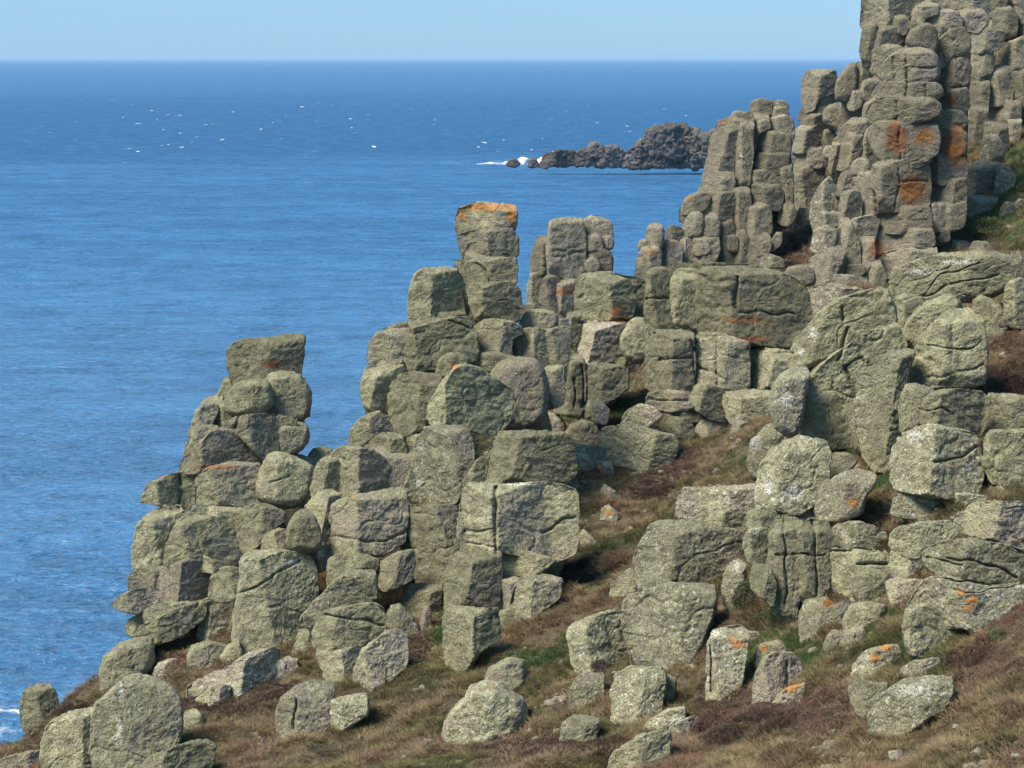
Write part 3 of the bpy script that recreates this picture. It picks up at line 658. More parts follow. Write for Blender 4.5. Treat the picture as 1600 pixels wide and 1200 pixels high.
#boulder|rounded pinkish block with a crack down its middle|GP|0|1178,1088 1176,1060 1189,1030 1205,1017 1236,1019 1252,1035 1255,1062 1242,1078 1210,1088 1190,1098
#boulder|small orange-dotted stone behind the rounded pinkish block|P|.4|1180,1028 1184,1010 1215,999 1227,1010 1217,1028 1190,1038
#slab|thin pink and orange slab edge in the heather|P|0|1202,1104 1223,1080 1240,1069 1258,1064 1253,1082 1227,1097
#slab|white narrow rock slanting out of the grass near the bottom edge|W|0|1003,1142 1009,1130 1040,1111 1072,1103 1062,1127 1032,1144 1005,1151
#slab|long low green ledge running to the bottom frame edge|G|0|948,1198 958,1180 1000,1149 1047,1136 1048,1152 1022,1178 992,1200 955,1215
#slab|flat pale stone beside a dark red heather mound|W|0|1043,1152 1049,1135 1085,1118 1096,1123 1088,1147 1062,1161
#boulder|thin white stone showing through heather below the dark red mound|WP|0|1107,1148 1125,1136 1146,1136 1132,1149
#boulder|pale boulder with a bright orange top at the foot of the ribbed bluff|W|-.1|1250,988 1249,960 1257,938 1290,931 1305,945 1298,967 1285,995 1260,998
#boulder|narrow block right of the orange-topped pale boulder|;|.2|1291,978 1299,950 1320,937 1332,950 1327,977 1317,993 1295,988
#boulder|rounded block under the knobbly head of the bluff|R|.3|1318,967 1329,945 1360,939 1382,944 1374,968 1345,978 1325,985
#boulder|tiny grey stone below the narrow block at the bluff's foot|R|0|1288,1004 1299,985 1316,985 1320,1007 1305,1014
#boulder|pinkish stone against a green grass mound below the bluff|P|0|1313,1012 1317,990 1345,977 1352,985 1347,1002 1325,1018
#boulder|bluff-topped rock with red-orange lichen in the lower right|W|=46.2|1329,1062 1334,1040 1350,1019 1375,1009 1402,1004 1408,1020 1408,1052 1387,1065 1355,1066 1340,1063
#boulder|yellow-green wall of rock under the red-orange lichened top|G|=46|1326,1077 1332,1050 1355,1064 1387,1065 1383,1092 1362,1118 1340,1103
#slab|big whitish slab slanting through the grass in the lower right|W|=44.4|1355,1150 1359,1120 1379,1085 1410,1064 1440,1054 1486,1050 1492,1062 1476,1088 1436,1112 1405,1135 1372,1155
#boulder|crinkled grey stone beside a bottle-green cushion plant|W|=45.5|1400,1062 1409,1045 1430,1034 1467,1025 1468,1042 1442,1058 1420,1068
#boulder|thin white stone lying flat in heather at lower right|W|0|1293,1147 1305,1141 1325,1141 1328,1150 1300,1153
#boulder|long hunched boulder with an orange dot, alone in the grass at bottom centre|RW|.3|691,1152 692,1125 705,1105 725,1085 735,1070 760,1061 785,1064 805,1080 824,1095 808,1110 780,1123 755,1148 720,1158 695,1161
#boulder|smaller hump peeping over the long hunched boulder|R|.6|756,1067 765,1045 790,1029 817,1027 822,1045 812,1067 790,1072
#boulder|small two-lobed stone in the grass at bottom centre|W|0|889,1102 889,1085 899,1060 915,1051 942,1052 945,1077 937,1097 915,1110 895,1110
#boulder|grassy little stone below the small two-lobed one|W|0|876,1162 879,1130 895,1117 915,1114 937,1120 932,1142 905,1157 885,1170
#boulder|flat pink stone by a green grass mat at centre|P|0|860,1034 868,1026 888,1026 884,1034
#boulder|tiny white stone in grass near the bottom edge|W|0|650,1168 665,1155 682,1160 677,1174
#boulder|flat white stone in heather on the slope, upper of three|WP|0|938,768 945,759 970,775 967,785 945,777
#boulder|white stone dabbed with orange on the slope, middle of three|WP|0|938,812 941,795 950,789 965,802 962,814 945,818
#boulder|pink triangular stone on the slope, lowest of three|P|0|898,844 911,827 932,845 927,862 905,862
"""
FAR = """
@rock_stack|far stack of tall smooth slabs and round lumps behind the mossy turret|rock stack|111 480 .01|far
K;1.5;848,480 850,430 865,360 945,355 948,430 925,480
K;1.2;842,470 950,440 950,580 850,580
r12;-.6;859,420 857,400 859,350 866,345 895,343 908,343 911,360 913,400 913,425 900,431 870,434 862,430
;-.2;849,434 853,400 857,350 863,345 866,432
;0;831,422 834,385 841,371 854,372 857,390 851,427 835,430
;.2;824,478 828,435 833,426 848,427 844,472 835,478
;.2;907,347 925,339 945,343 954,350 956,372 940,372 918,364 909,362
R;-.2;911,374 925,366 938,370 942,392 925,394 912,387
R;0;939,373 955,369 958,386 945,390 940,384
;.2;907,397 925,383 940,389 953,398 956,422 945,433 915,433 905,422
R;-.6;915,411 928,402 937,415 933,426 918,426
P;-.6;844,472 847,440 855,432 870,434 877,450 877,477 860,493 848,488
P;-.6;871,442 890,433 899,440 897,472 885,493 875,488 873,462
;-.3;892,478 896,455 905,438 925,430 959,428 959,448 925,448 907,493 895,495
@finger_rock|slim finger-shaped pinnacle with a small knob on its left shoulder|pinnacle|114 430 .01|far
K;.3;998,425 1030,425 1034,560 998,560
R;0;1012,377 1012,362 1017,352 1027,350 1035,356 1034,382 1030,390 1014,389
R;0;999,389 1000,378 1010,375 1014,385 1008,393
;-.2;994,436 997,405 1005,389 1025,387 1032,395 1029,422 1024,440 1000,440
@finger_rock|stubby double pinnacle between the finger-shaped one and the cliff|pinnacle|115 430 .01|far
K;.3;1032,412 1075,412 1075,560 1034,560
;-.3;1028,417 1031,385 1037,377 1055,377 1065,385 1063,412 1050,421 1035,423
;.3;1043,377 1044,357 1050,353 1065,360 1068,378 1050,381
;.4;1055,430 1058,380 1070,372 1075,430
@sea_cliff|far fluted cliff of jointed columns with balanced cap stones|cliff|119 410 .01|far
K;1.5;1070,412 1070,345 1105,280 1112,215 1130,195 1165,182 1225,187 1230,230 1230,320 1215,360 1185,414
K;1.5;1070,395 1165,395 1165,560 1072,560
;0;1120,200 1124,190 1145,184 1160,188 1160,200 1140,202
R;.2;1142,189 1148,176 1158,176 1165,182 1162,192
;0;1107,247 1109,225 1119,205 1140,197 1160,199 1160,222 1154,250 1130,251
;0;1102,277 1107,245 1145,245 1154,250 1150,274 1120,276
;0;1096,303 1101,272 1145,271 1146,300 1110,307
G;-.3;1143,262 1151,230 1157,190 1163,179 1174,179 1177,200 1174,252 1172,298 1147,298
;.3;1175,174 1176,161 1190,157 1204,161 1204,177 1190,180
;.3;1202,171 1204,160 1226,160 1230,170 1215,174
;.3;1199,187 1202,170 1227,170 1230,187 1218,194 1205,192
;0;1169,188 1178,179 1198,181 1202,202 1182,208 1180,232 1172,242
;.1;1197,207 1199,189 1225,182 1237,190 1239,217 1234,243 1224,218
;-.1;1184,242 1184,210 1200,206 1231,212 1233,242 1225,246 1200,246
;-.1;1182,267 1184,242 1231,240 1230,264 1215,271 1195,273
;-.1;1170,292 1171,269 1215,267 1220,290 1190,295
;-.1;1168,332 1170,291 1215,289 1222,305 1217,328 1190,328
;-.2;1166,367 1168,329 1180,319 1202,324 1205,362 1195,371
;-.3;1165,414 1167,365 1196,365 1203,375 1192,398 1182,416
r70;.3;1213,292 1224,245 1234,239 1237,290 1240,322 1232,353 1215,358 1205,353 1204,320
;-.2;1218,347 1221,325 1235,317 1243,335 1234,353
R;-.1;1065,332 1071,312 1090,301 1106,302 1109,315 1097,333 1075,338
;0;1103,307 1120,296 1149,296 1150,322 1147,347 1125,347 1108,327
;0;1143,347 1147,296 1169,295 1172,332 1167,377 1154,373
R;-.4;1069,367 1071,345 1085,331 1098,337 1100,357 1087,373 1072,375
R;-.5;1099,362 1102,342 1112,334 1123,341 1124,372 1108,375
;-.3;1062,408 1065,374 1086,369 1088,411 1066,413
;-.4;1083,411 1085,375 1100,369 1122,371 1122,392 1114,413
;-.1;1120,397 1121,345 1140,339 1149,365 1152,402 1152,415 1123,415
;-.2;1146,415 1147,365 1158,354 1169,375 1169,415
;0;1063,347 1065,325 1080,319 1100,319 1121,314 1127,337 1100,348
;-.2;1140,390 1130,372 1150,370 1152,392
R;-.6;1083,392 1095,378 1108,385 1108,396 1090,400
@rock_pillar|square-headed pillar standing on the skyline between two far cliffs|pillar|128 320 .005|far
K;.8;1258,178 1260,130 1290,125 1290,180 1285,260 1265,310 1250,315 1250,230
;0;1255,147 1256,125 1262,113 1280,111 1303,113 1305,142 1290,149 1279,152 1273,170 1257,174
;-.1;1275,168 1279,149 1300,144 1306,160 1297,175 1280,175
;0;1250,188 1254,171 1275,167 1297,167 1294,183 1275,185
;-.3;1243,208 1255,190 1270,179 1286,181 1295,193 1287,208 1265,203
;-.3;1240,233 1243,204 1262,194 1282,196 1290,212 1290,234 1270,238 1245,238
;-.3;1241,263 1242,232 1270,234 1290,231 1289,260 1265,263
;-.3;1243,323 1243,259 1287,257 1282,292 1272,318 1255,326
#boulder|big round pale boulder lodged beside the square-headed skyline pillar|RWF|=127|1286,187 1291,168 1305,163 1323,165 1335,180 1327,197 1314,206 1300,200
#boulder|small stone in the gully, upper one under the big round pale boulder|F|=127|1286,229 1288,205 1300,202 1307,220 1302,238 1290,236
#boulder|small stone in the gully, lower one under the big round pale boulder|RF|=126.5|1286,246 1290,228 1303,231 1308,241 1300,250
@sea_cliff|broken shoulder of pale slabs and knobs left of the beehive tower|cliff|123 320 .012|far
K;1;1310,270 1312,200 1325,120 1355,105 1385,110 1385,220 1345,280
R;0;1307,153 1310,125 1324,103 1337,101 1337,132 1332,158 1315,156
;-.2;1328,133 1332,108 1340,100 1353,101 1356,122 1347,138 1332,143
;-.3;1340,153 1349,130 1365,121 1374,130 1364,153 1345,158
;-.2;1326,168 1328,145 1341,139 1345,162 1335,172
;-.4;1310,228 1318,200 1330,187 1352,186 1354,207 1332,210 1327,233 1318,243
;-.6;1309,265 1316,232 1324,207 1346,206 1345,232 1332,264
;-.6;1333,253 1344,215 1352,204 1362,210 1352,253 1340,266
;-.5;1340,252 1353,205 1373,199 1382,240 1388,268 1367,294 1356,272
;-.1;1296,265 1302,220 1318,210 1316,250 1308,290
;-.4;1350,190 1352,165 1366,155 1372,185 1362,203
@rock_tower|great far tower with a beehive head, orange-stained faces and a jointed column beside it|rock tower|112.5 430 .008|far
K;2.2;1392,-5 1480,-10 1500,80 1440,110 1392,115 1370,80
K;2.0;1372,430 1375,260 1362,190 1380,100 1445,45 1500,90 1505,200 1500,350 1455,375 1440,430
;.8;1348,38 1350,-8 1400,-12 1435,-10 1440,5 1428,23 1410,31 1395,38 1370,41 1352,41
;.8;1346,80 1349,43 1367,40 1374,60 1365,100 1350,103
;.6;1358,82 1366,48 1385,41 1407,49 1411,62 1392,75 1372,82
;.4;1362,110 1366,80 1385,71 1407,74 1411,87 1392,98 1380,114
;.3;1398,47 1400,28 1412,26 1421,40 1414,53
;.3;1408,72 1413,40 1430,34 1435,52 1422,73
;.5;1426,38 1429,15 1445,4 1464,8 1464,22 1447,25 1442,40
;.3;1443,43 1447,20 1470,16 1492,19 1502,30 1498,45 1460,45
;.4;1453,62 1456,42 1490,39 1503,45 1483,62 1462,70
;.8;1470,0 1480,-12 1545,-10 1553,10 1532,25 1500,22 1474,17
;.5;1490,37 1500,19 1532,17 1543,30 1528,51 1505,45
R;-.8;1417,66 1424,52 1440,40 1456,41 1463,60 1462,80 1450,83 1430,77
R;-.5;1412,83 1418,71 1437,76 1422,85
r55;-.2;1456,87 1469,65 1484,49 1502,45 1512,60 1512,92 1480,95 1462,93
R;-1;1374,117 1384,98 1400,84 1415,79 1450,79 1462,92 1465,110 1462,127 1435,131 1400,129 1385,124
R;-1;1365,147 1371,131 1395,124 1430,127 1463,129 1471,142 1464,155 1435,160 1390,154 1369,152
R;-1;1354,182 1364,160 1385,151 1430,156 1457,154 1470,172 1457,187 1430,194 1395,197 1369,194
r25;-.6;1359,202 1375,192 1430,191 1460,189 1465,215 1464,238 1447,250 1420,255 1390,261 1374,243 1362,222
;-.9;1383,257 1400,247 1440,246 1455,251 1435,260 1400,262
r20;-.6;1362,292 1364,257 1390,251 1449,254 1452,290 1450,325 1420,328 1377,331 1372,302
;-.7;1368,353 1371,331 1400,324 1449,325 1454,345 1452,361 1410,364 1374,363
;-.7;1369,398 1371,364 1400,359 1453,356 1459,380 1442,391 1400,396 1377,401
;-.8;1368,423 1374,399 1410,391 1456,383 1465,400 1442,421 1410,433 1380,435
P;0;1460,118 1464,100 1490,94 1509,91 1514,110 1510,130 1480,133 1464,128
;0;1458,93 1470,83 1486,87 1487,100 1465,103
;.2;1463,153 1467,129 1509,124 1510,143 1480,148
;.1;1466,168 1469,147 1509,139 1512,167 1501,179 1475,175
;0;1458,198 1464,174 1500,175 1510,190 1492,208 1465,208
;0;1460,223 1465,204 1495,199 1509,210 1507,238 1490,248 1465,238
;0;1451,283 1454,244 1500,242 1509,260 1507,283 1470,288
;0;1450,318 1452,286 1506,279 1509,318 1480,323
;-.1;1451,358 1454,317 1480,319 1480,358 1460,363
;-.1;1476,358 1477,319 1508,317 1505,353 1490,360
;0;1453,376 1459,359 1480,357 1483,376
@rock_outcrop|cluster of knobby leaning pillars at the left foot of the beehive tower|outcrop|111.5 430 .015|far
K;1.2;1275,430 1280,330 1330,280 1365,290 1368,430 1320,440
R;0;1332,268 1334,253 1350,249 1360,258 1359,271 1340,275
r70;0;1333,292 1335,272 1355,267 1367,275 1372,300 1374,332 1359,339 1344,323 1337,302
;-.1;1313,338 1315,305 1325,299 1342,302 1345,343 1328,346
;.1;1323,373 1329,345 1365,337 1372,345 1364,375 1340,378
P;0;1328,413 1336,373 1364,372 1366,402 1352,418 1338,418
G;-.3;1311,337 1325,343 1341,380 1347,418 1323,420 1320,382 1310,352
GW;.1;1268,342 1271,315 1282,290 1295,277 1305,295 1297,327 1287,353 1275,368
;0;1273,368 1279,335 1295,329 1314,331 1315,352 1297,361
W;-.1;1270,388 1274,361 1290,354 1305,361 1302,383 1292,393 1275,395
;-.1;1293,388 1299,365 1315,357 1327,370 1322,388 1305,393
;-.5;1260,433 1264,410 1285,394 1305,387 1320,389 1314,412 1297,443 1280,448
;-.6;1298,441 1301,405 1312,394 1322,410 1317,433
;-.6;1305,427 1309,418 1345,414 1352,425 1332,434 1310,434
;-.5;1343,433 1349,412 1363,409 1367,432 1352,440
;-.8;1298,446 1309,431 1350,434 1358,450 1330,451
;-.3;1360,443 1363,410 1373,407 1383,432 1374,453
;.4;1306,302 1314,275 1328,264 1333,280 1320,308
#boulder|low rounded hump between the castle-like block and the knobby leaning pillars|RGF|=104|1223,433 1234,418 1255,414 1270,421 1275,443 1255,448
#slab|flat pinkish-white slab behind the castle-like block|WPF|=98|1262,510 1265,450 1300,444 1347,449 1358,460 1322,473 1292,493 1275,510
@sea_cliff|shadowed far cliff of narrow columns at the top right corner|cliff|130 240 .006|far
K;2.2;1440,-12 1560,-12 1560,120 1500,130 1450,80
K;1.6;1512,228 1508,60 1520,20 1560,-14 1630,-14 1630,190 1580,200 1560,240
;-.6;1516,78 1519,52 1535,47 1566,51 1564,72 1545,81 1525,81
;-.2;1521,118 1522,77 1549,79 1550,112 1530,120
;-.2;1519,134 1522,116 1545,114 1545,133
;-.2;1518,165 1520,131 1544,129 1543,163
;-.3;1514,228 1517,162 1542,161 1540,228 1520,231
;-.1;1545,163 1547,110 1560,106 1582,107 1580,162 1555,165
;-.2;1541,202 1546,161 1592,159 1592,192 1560,195
;-.4;1538,248 1539,194 1571,191 1572,217 1570,248 1555,249
;-.2;1569,228 1571,191 1594,189 1588,228
;0;1560,108 1564,72 1585,67 1600,59 1628,59 1628,112 1590,111
;-.1;1577,188 1579,109 1598,104 1628,104 1628,188
;.2;1568,3 1574,-12 1628,-12 1628,43 1590,33 1574,17
;0;1553,43 1557,14 1575,11 1587,25 1587,53 1570,58
;.2;1543,8 1547,-10 1574,-7 1567,12 1550,28
;.3;1585,70 1590,30 1628,28 1628,68
@rock_outcrop|pale block outcrop set in green scrub right of the beehive tower|outcrop|121 330 .006|far
;0;1510,293 1512,265 1530,254 1560,257 1562,282 1560,308 1520,313
;0;1513,328 1515,309 1555,309 1547,333 1530,338
W;0;1558,302 1559,265 1575,261 1584,275 1577,298 1565,305
W;-.2;1536,250 1539,215 1556,212 1568,232 1567,250 1550,254
#boulder|small pinkish rock, first from left in a short row behind the domed slab|PF|0|1466,398 1479,381 1496,384 1497,398 1470,401
#boulder|small angular rock, middle of a short row behind the domed slab|F|1|1488,385 1490,376 1510,378 1518,388 1500,394
#boulder|flat-topped pale rock, right end of a short row behind the domed slab|WF|0|1516,389 1521,379 1540,379 1553,390 1530,396
#boulder|grey jagged rock right of the domed slab's top|WF|=104|1576,402 1579,393 1592,394 1604,412 1590,424
#boulder|pale stone lying in the green scrub of the far right slope|WF|0|1563,333 1570,317 1582,319 1582,337 1570,341
#boulder|tiny stone beside the pale one in the far right scrub|WF|0|1585,322 1592,312 1604,316 1602,328
#boulder|second tiny stone at the frame edge in the far right scrub|WF|0|1568,362 1574,354 1584,355 1583,364
#boulder|pale rock in the gully right of the fluted cliff|WF|0|1228,358 1234,340 1246,336 1250,352 1240,365
#boulder|tilted pale shard at the foot of the fluted cliff|WF|=117|1203,385 1213,364 1221,366 1220,380 1209,393
#boulder|rubbly pale ledge at the right foot of the fluted cliff|WF|=115|1178,418 1184,402 1200,398 1222,404 1226,418
#boulder|thin leaning splinter at the foot of the fluted cliff|PF|=116.5|1188,402 1193,380 1202,372 1204,385 1196,404
#boulder|pink-grey shards in the gully under the red heather|PF|=121|1243,345 1250,326 1263,328 1268,338 1254,348
"""
REEF = """
@sea_reef|dark jagged island reef with a high rocky hump and surf at its left end|island|1125 250 .0|reef
K;30;985,256 1000,225 1020,210 1065,203 1095,220 1115,232 1135,258
;0;1005,232 1012,206 1026,203 1034,212 1030,235 1015,244
;4;1026,225 1033,199 1045,196 1068,197 1084,207 1090,235 1060,245 1035,240
;0;1070,245 1076,212 1088,208 1102,216 1112,221 1125,232 1120,258 1085,258
;-6;975,258 978,243 990,234 1004,224 1018,230 1020,250 1010,258
;-10;1010,258 1018,238 1040,232 1060,236 1062,258
;-12;1052,258 1060,238 1075,232 1090,242 1092,258
;-6;1095,258 1100,240 1125,238 1130,258
;0;850,257 852,243 862,239 890,238 905,240 908,257
;-2;900,257 902,240 915,236 932,236 940,245 938,257
R;0;918,244 923,229 931,224 938,230 942,244
;-2;932,257 936,238 946,232 960,231 974,240 976,257
;-8;968,258 970,246 982,242 990,248 992,258
;0;1108,238 1112,212 1120,205 1140,220 1140,240
@sea_reef|low wet rocks awash in the white surf left of the dark island reef|skerry|1118 250 0|reef
R;0;793,258 797,252 806,251 811,258
R;0;826,259 829,251 836,252 839,259
R;0;842,260 846,254 856,253 861,260
"""
SURF = ["783,257 790,254 800,252 806,254 812,257","806,257 812,250 818,247 824,251 830,250 836,256 834,258","834,257 842,250 850,247 856,250 862,257","858,258 875,254 905,255 920,258","925,258 945,256 960,258","1010,258 1030,256 1060,257 1080,258","740,257 760,255 785,256 785,258","890,258 897,253 904,255 908,258"]
build_rocks(ROCKS); build_rocks(FAR)
# ---------------------------------------------------------------- ground
def ground_material():
    t = NT("turf_and_earth")
    pos = t.new("ShaderNodeNewGeometry").outputs['Position']
    a = t.noise(pos, 0.5, 5, 0.6); b = t.noise(pos, 3.5, 5, 0.7, .3); c = t.noise(pos, 19, 4, 0.75)
    col = t.mix(t.ramp(a, 0.4, 0.6), c4(0.105, 0.082, 0.048), c4(0.085, 0.06, 0.045))
    col = t.mix(t.ramp(b, 0.45, 0.65), col, c4(0.135, 0.115, 0.06))
    col = t.mix(t.ramp(c, 0.52, 0.68), col, c4(0.19, 0.155, 0.095))
    col = t.mix(t.ramp(c, 0.46, 0.3), col, c4(0.03, 0.025, 0.016))
    col = t.mix(t.ramp(t.attr("green"), 0.2, 0.8), col, c4(0.07, 0.09, 0.035))
    t.l.new(col, t.b.inputs['Base Color']); t.b.inputs['Roughness'].default_value = 0.95; t.b.inputs['Specular IOR Level'].default_value = 0.1
    bp = t.new("ShaderNodeBump", {'Height': t.math('ADD', t.math('MULTIPLY', c, .05), t.math('MULTIPLY', b, .2)), 'Strength': 1.0, 'Distance': 1.0})
    t.l.new(bp.outputs[0], t.b.inputs['Normal']); return t.m
GREEN = [(545,1105,22,10),(690,985,16,30),(960,855,30,12),(925,910,26,14),(830,1030,32,12),(850,1025,30,9),(1170,925,22,24),(1190,990,50,14),(1200,960,30,10),(1180,1020,25,22),(1265,1030,22,26),
 (1240,1000,20,16),(1360,985,24,18),(1390,970,24,14),(1350,755,45,14),(1330,770,30,18),(1350,690,30,18),(1450,1045,25,8),(1300,1115,16,12),(1555,985,14,16),(1275,800,20,6),(1160,1110,20,8),(580,955,18,20),
 (990,600,20,14),(960,640,20,12),(1010,655,30,8),(880,650,25,10),(1560,340,60,40),(1590,270,30,60),(1500,360,40,16),(1265,300,16,30),(1270,340,14,30),(1325,240,14,14),(1350,175,20,16),(1560,30,12,24),(340,1020,30,8),(330,1100,14,10),(290,1148,14,6),(1180,720,40,12),(1560,690,20,8),(990,1060,30,20),(900,1000,20,16),(1420,1015,14,8),(1085,625,18,8)]
HEATH = [(960,720,110,30),(470,1090,70,26),(330,1100,60,20),(120,1120,70,24),(60,1150,60,20),(640,1020,40,24),(620,900,30,20),(1180,1120,90,30),(1280,1110,80,30),(1110,1140,60,26),(1560,620,60,50),(1570,540,50,30),
 (1220,390,60,36),(1490,350,60,30),(1530,385,60,10),(1560,640,50,20),(1550,960,70,30),(1540,1040,60,26),(900,900,60,20),(1010,770,60,22),(860,1170,120,20),(250,1040,40,16),(640,890,20,10),(1300,680,30,12),(1120,990,30,20),(1390,1120,30,20),(1050,740,60,16)]
def blotch(px, py, L, soft=.35):
    o = np.zeros(px.shape)
    for x, y, rx, ry in L: o = np.maximum(o, np.clip(1 + soft - np.hypot((px - x) / rx, (py - y) / ry), 0, 1))
    return o
VV = np.stack([GX.ravel(), GY.ravel(), GZ.ravel()], 1)
gpx, gpy = project(VV)
ii, jj = np.meshgrid(np.arange(nx - 1), np.arange(ny - 1)); k0 = (jj * nx + ii).ravel()
gq = np.stack([k0, k0 + 1, k0 + nx + 1, k0 + nx], 1)
gme = mesh_from("ground", VV, None, gq, {'green': blotch(gpx, gpy, GREEN)})
link("ground", gme, ground_material(), kind='structure', label='brown turf and heather slope falling left to the cliff edge')

# ---------------------------------------------------------------- sea
def sea_material():
    t = NT("sea_water")
    pos = t.new("ShaderNodeNewGeometry").outputs['Position']
    sep = t.new("ShaderNodeSeparateXYZ"); t.l.new(pos, sep.inputs[0]); Y = sep.outputs['Y']
    p1 = t.vscale(pos, (0.55, 1.0, 1))
    w0 = t.noise(p1, 2.6, 3, 0.6, .4); w1 = t.noise(p1, 0.85, 4, 0.62, .5); w2 = t.noise(p1, 0.16, 4, 0.6, .4); w3 = t.noise(t.vscale(pos, (0.35, 1, 1)), 0.028, 4, 0.6)
    w4 = t.noise(t.vscale(pos, (0.3, 1, 1)), 0.006, 4, 0.6)
    hgt = t.math('ADD', t.math('ADD', t.math('MULTIPLY', w0, .12), t.math('MULTIPLY', w1, 1.35)), t.math('ADD', t.math('MULTIPLY', w2, 2.6), t.math('ADD', t.math('MULTIPLY', w3, 7.0), t.math('MULTIPLY', w4, 16.0))))
    bp = t.new("ShaderNodeBump", {'Height': hgt, 'Strength': 1.0, 'Distance': 1.0})
    # deep water colour, wind-roughened race beyond the reef is darker
    race = t.math('MULTIPLY', t.ramp(t.math('ADD', Y, t.math('MULTIPLY', w4, 500)), 1330, 1530), t.ramp(t.math('ADD', Y, t.math('MULTIPLY', w4, 1600)), 5200, 2600))
    col = t.mix(t.ramp(w3, 0.38, 0.62), c4(0.022, 0.10, 0.225), c4(0.032, 0.13, 0.28))
    col = t.mix(race, col, c4(0.010, 0.075, 0.185))
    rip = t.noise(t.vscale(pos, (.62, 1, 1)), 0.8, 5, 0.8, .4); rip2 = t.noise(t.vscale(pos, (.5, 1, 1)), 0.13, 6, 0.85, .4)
    rr = t.math('ADD', t.math('MULTIPLY', rip, .5), t.math('MULTIPLY', rip2, .5))  # light and dark sides of the waves, painted into the water colour
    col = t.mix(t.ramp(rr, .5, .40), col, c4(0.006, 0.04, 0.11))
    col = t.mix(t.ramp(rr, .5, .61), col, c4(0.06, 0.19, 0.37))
    cap = t.noise(t.vscale(pos, (1.1, 0.22, 1)), 0.10, 3, 0.65, .5)
    capm = t.math('MULTIPLY', t.ramp(cap, 0.69, 0.715), race)
    foam = t.math('MULTIPLY', t.ramp(t.noise(t.vscale(pos, (.7, .8, 1)), 0.12, 5, 0.75, 1.0), 0.54, 0.62), t.attr("surf"))
    fm = t.math('MAXIMUM', capm, foam)
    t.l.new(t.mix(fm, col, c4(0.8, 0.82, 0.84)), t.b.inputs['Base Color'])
    t.l.new(t.math('ADD', t.math('ADD', 0.1, t.math('MULTIPLY', t.ramp(Y, 150, 900), .42)), t.math('MULTIPLY', fm, .4)), t.b.inputs['Roughness'])
    t.b.inputs['IOR'].default_value = 1.33; t.b.inputs['Specular IOR Level'].default_value = .5
    t.l.new(bp.outputs[0], t.b.inputs['Normal']); return t.m
sx = np.concatenate([-np.geomspace(90000, 620, 16), np.arange(-600, 601, 12.), np.geomspace(620, 90000, 16)])
sy = np.concatenate([np.array([-3000., -800, -200, 0, 60]), np.arange(72, 1500, 12.), np.geomspace(1520, 110000, 26)])
SX, SY = np.meshgrid(sx, sy)
surf = np.clip(1.2 - np.hypot((SX - 25) / 62, (SY - 1120) / 26), 0, 1)
surf = np.maximum(surf, np.clip(1.0 - np.hypot((SX + 4) / 75, (SY - 1118) / 12), 0, 1) * .8)
surf = np.maximum(surf, np.clip(1.2 - np.hypot((SX + 46) / 10, (SY - 168) / 8), 0, 1))
surf = np.maximum(surf, np.clip(1.15 - np.hypot((SX - 75) / 75, (SY - 1112) / 12), 0, 1) * .8)
a, b = np.meshgrid(np.arange(len(sx) - 1), np.arange(len(sy) - 1)); k0 = (b * len(sx) + a).ravel()
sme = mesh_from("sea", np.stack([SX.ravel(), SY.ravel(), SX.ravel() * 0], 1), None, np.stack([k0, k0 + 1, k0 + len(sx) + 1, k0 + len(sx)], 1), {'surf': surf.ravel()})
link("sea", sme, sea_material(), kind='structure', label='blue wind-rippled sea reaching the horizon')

# ---------------------------------------------------------------- offshore reef
build_rocks(REEF)
fm = NT("surf_foam"); fm.b.inputs['Base Color'].default_value = c4(.86, .88, .9); fm.b.inputs['Roughness'].default_value = .9
for q in SURF:
    P = _pts(q); o = stone('breaking_surf', P, 1096.0, 'RS', mat=fm.m, px_step=1.2, rough=1.0, thick=.6)
    o['kind'] = 'stuff'; o['label'] = 'white surf breaking round the dark island reef'
# ---------------------------------------------------------------- vegetation
def scatter_points(n, ymax, dens):
    out = []
    tot = 0
    while tot < n:
        y = 34 * (ymax / 34) ** (rng.random(60000) ** 1.25); x = (rng.random(60000) * 2 - 1) * y * 0.30
        k = edge_dist(x, y) < 0.6; x, y = x[k], y[k]; z = ground_z(x, y)
        px, py = project(np.stack([x, y, z], 1))
        k = (px > -40) & (px < 1640) & (py < 1240) & (py > 150) & (rng.random(len(x)) < dens(x, y, px, py)); out.append(np.stack([x, y, z, px, py], 1)[k]); tot += k.sum()
    return np.concatenate(out)[:n]
def tuft_mesh(name, n, rad, hmin, hmax, wid, lean, curl, seed, droop=0.0):
    r = np.random.default_rng(seed); V = []; T = []
    for i in range(n):
        a = r.uniform(0, 2 * math.pi); d = rad * math.sqrt(r.random()); bx, by = d * math.cos(a), d * math.sin(a)
        h = r.uniform(hmin, hmax); la = a + r.normal() * .8; l = lean * h * r.uniform(.3, 1.3); wa = r.uniform(0, math.pi); wx, wy = wid * math.cos(wa) / 2, wid * math.sin(wa) / 2
        b0 = len(V)
        for f, ww in ((0, 1), (.5, .85), (.85, .5)):
            ox = math.cos(la) * l * f ** 1.6; oy = math.sin(la) * l * f ** 1.6 ; oz = h * (f - droop * f * f) - (0.03 if f == 0 else 0)
            V += [(bx + ox - wx * ww, by + oy - wy * ww, oz), (bx + ox + wx * ww, by + oy + wy * ww, oz)]
        V.append((bx + math.cos(la) * l * 1.15, by + math.sin(la) * l * 1.15, h * (1 - droop)))
        for k in (0, 2): T += [(b0 + k, b0 + k + 1, b0 + k + 3), (b0 + k, b0 + k + 3, b0 + k + 2)]
        T.append((b0 + 4, b0 + 5, b0 + 6))
    return mesh_from(name, np.array(V), np.array(T), smooth=False)
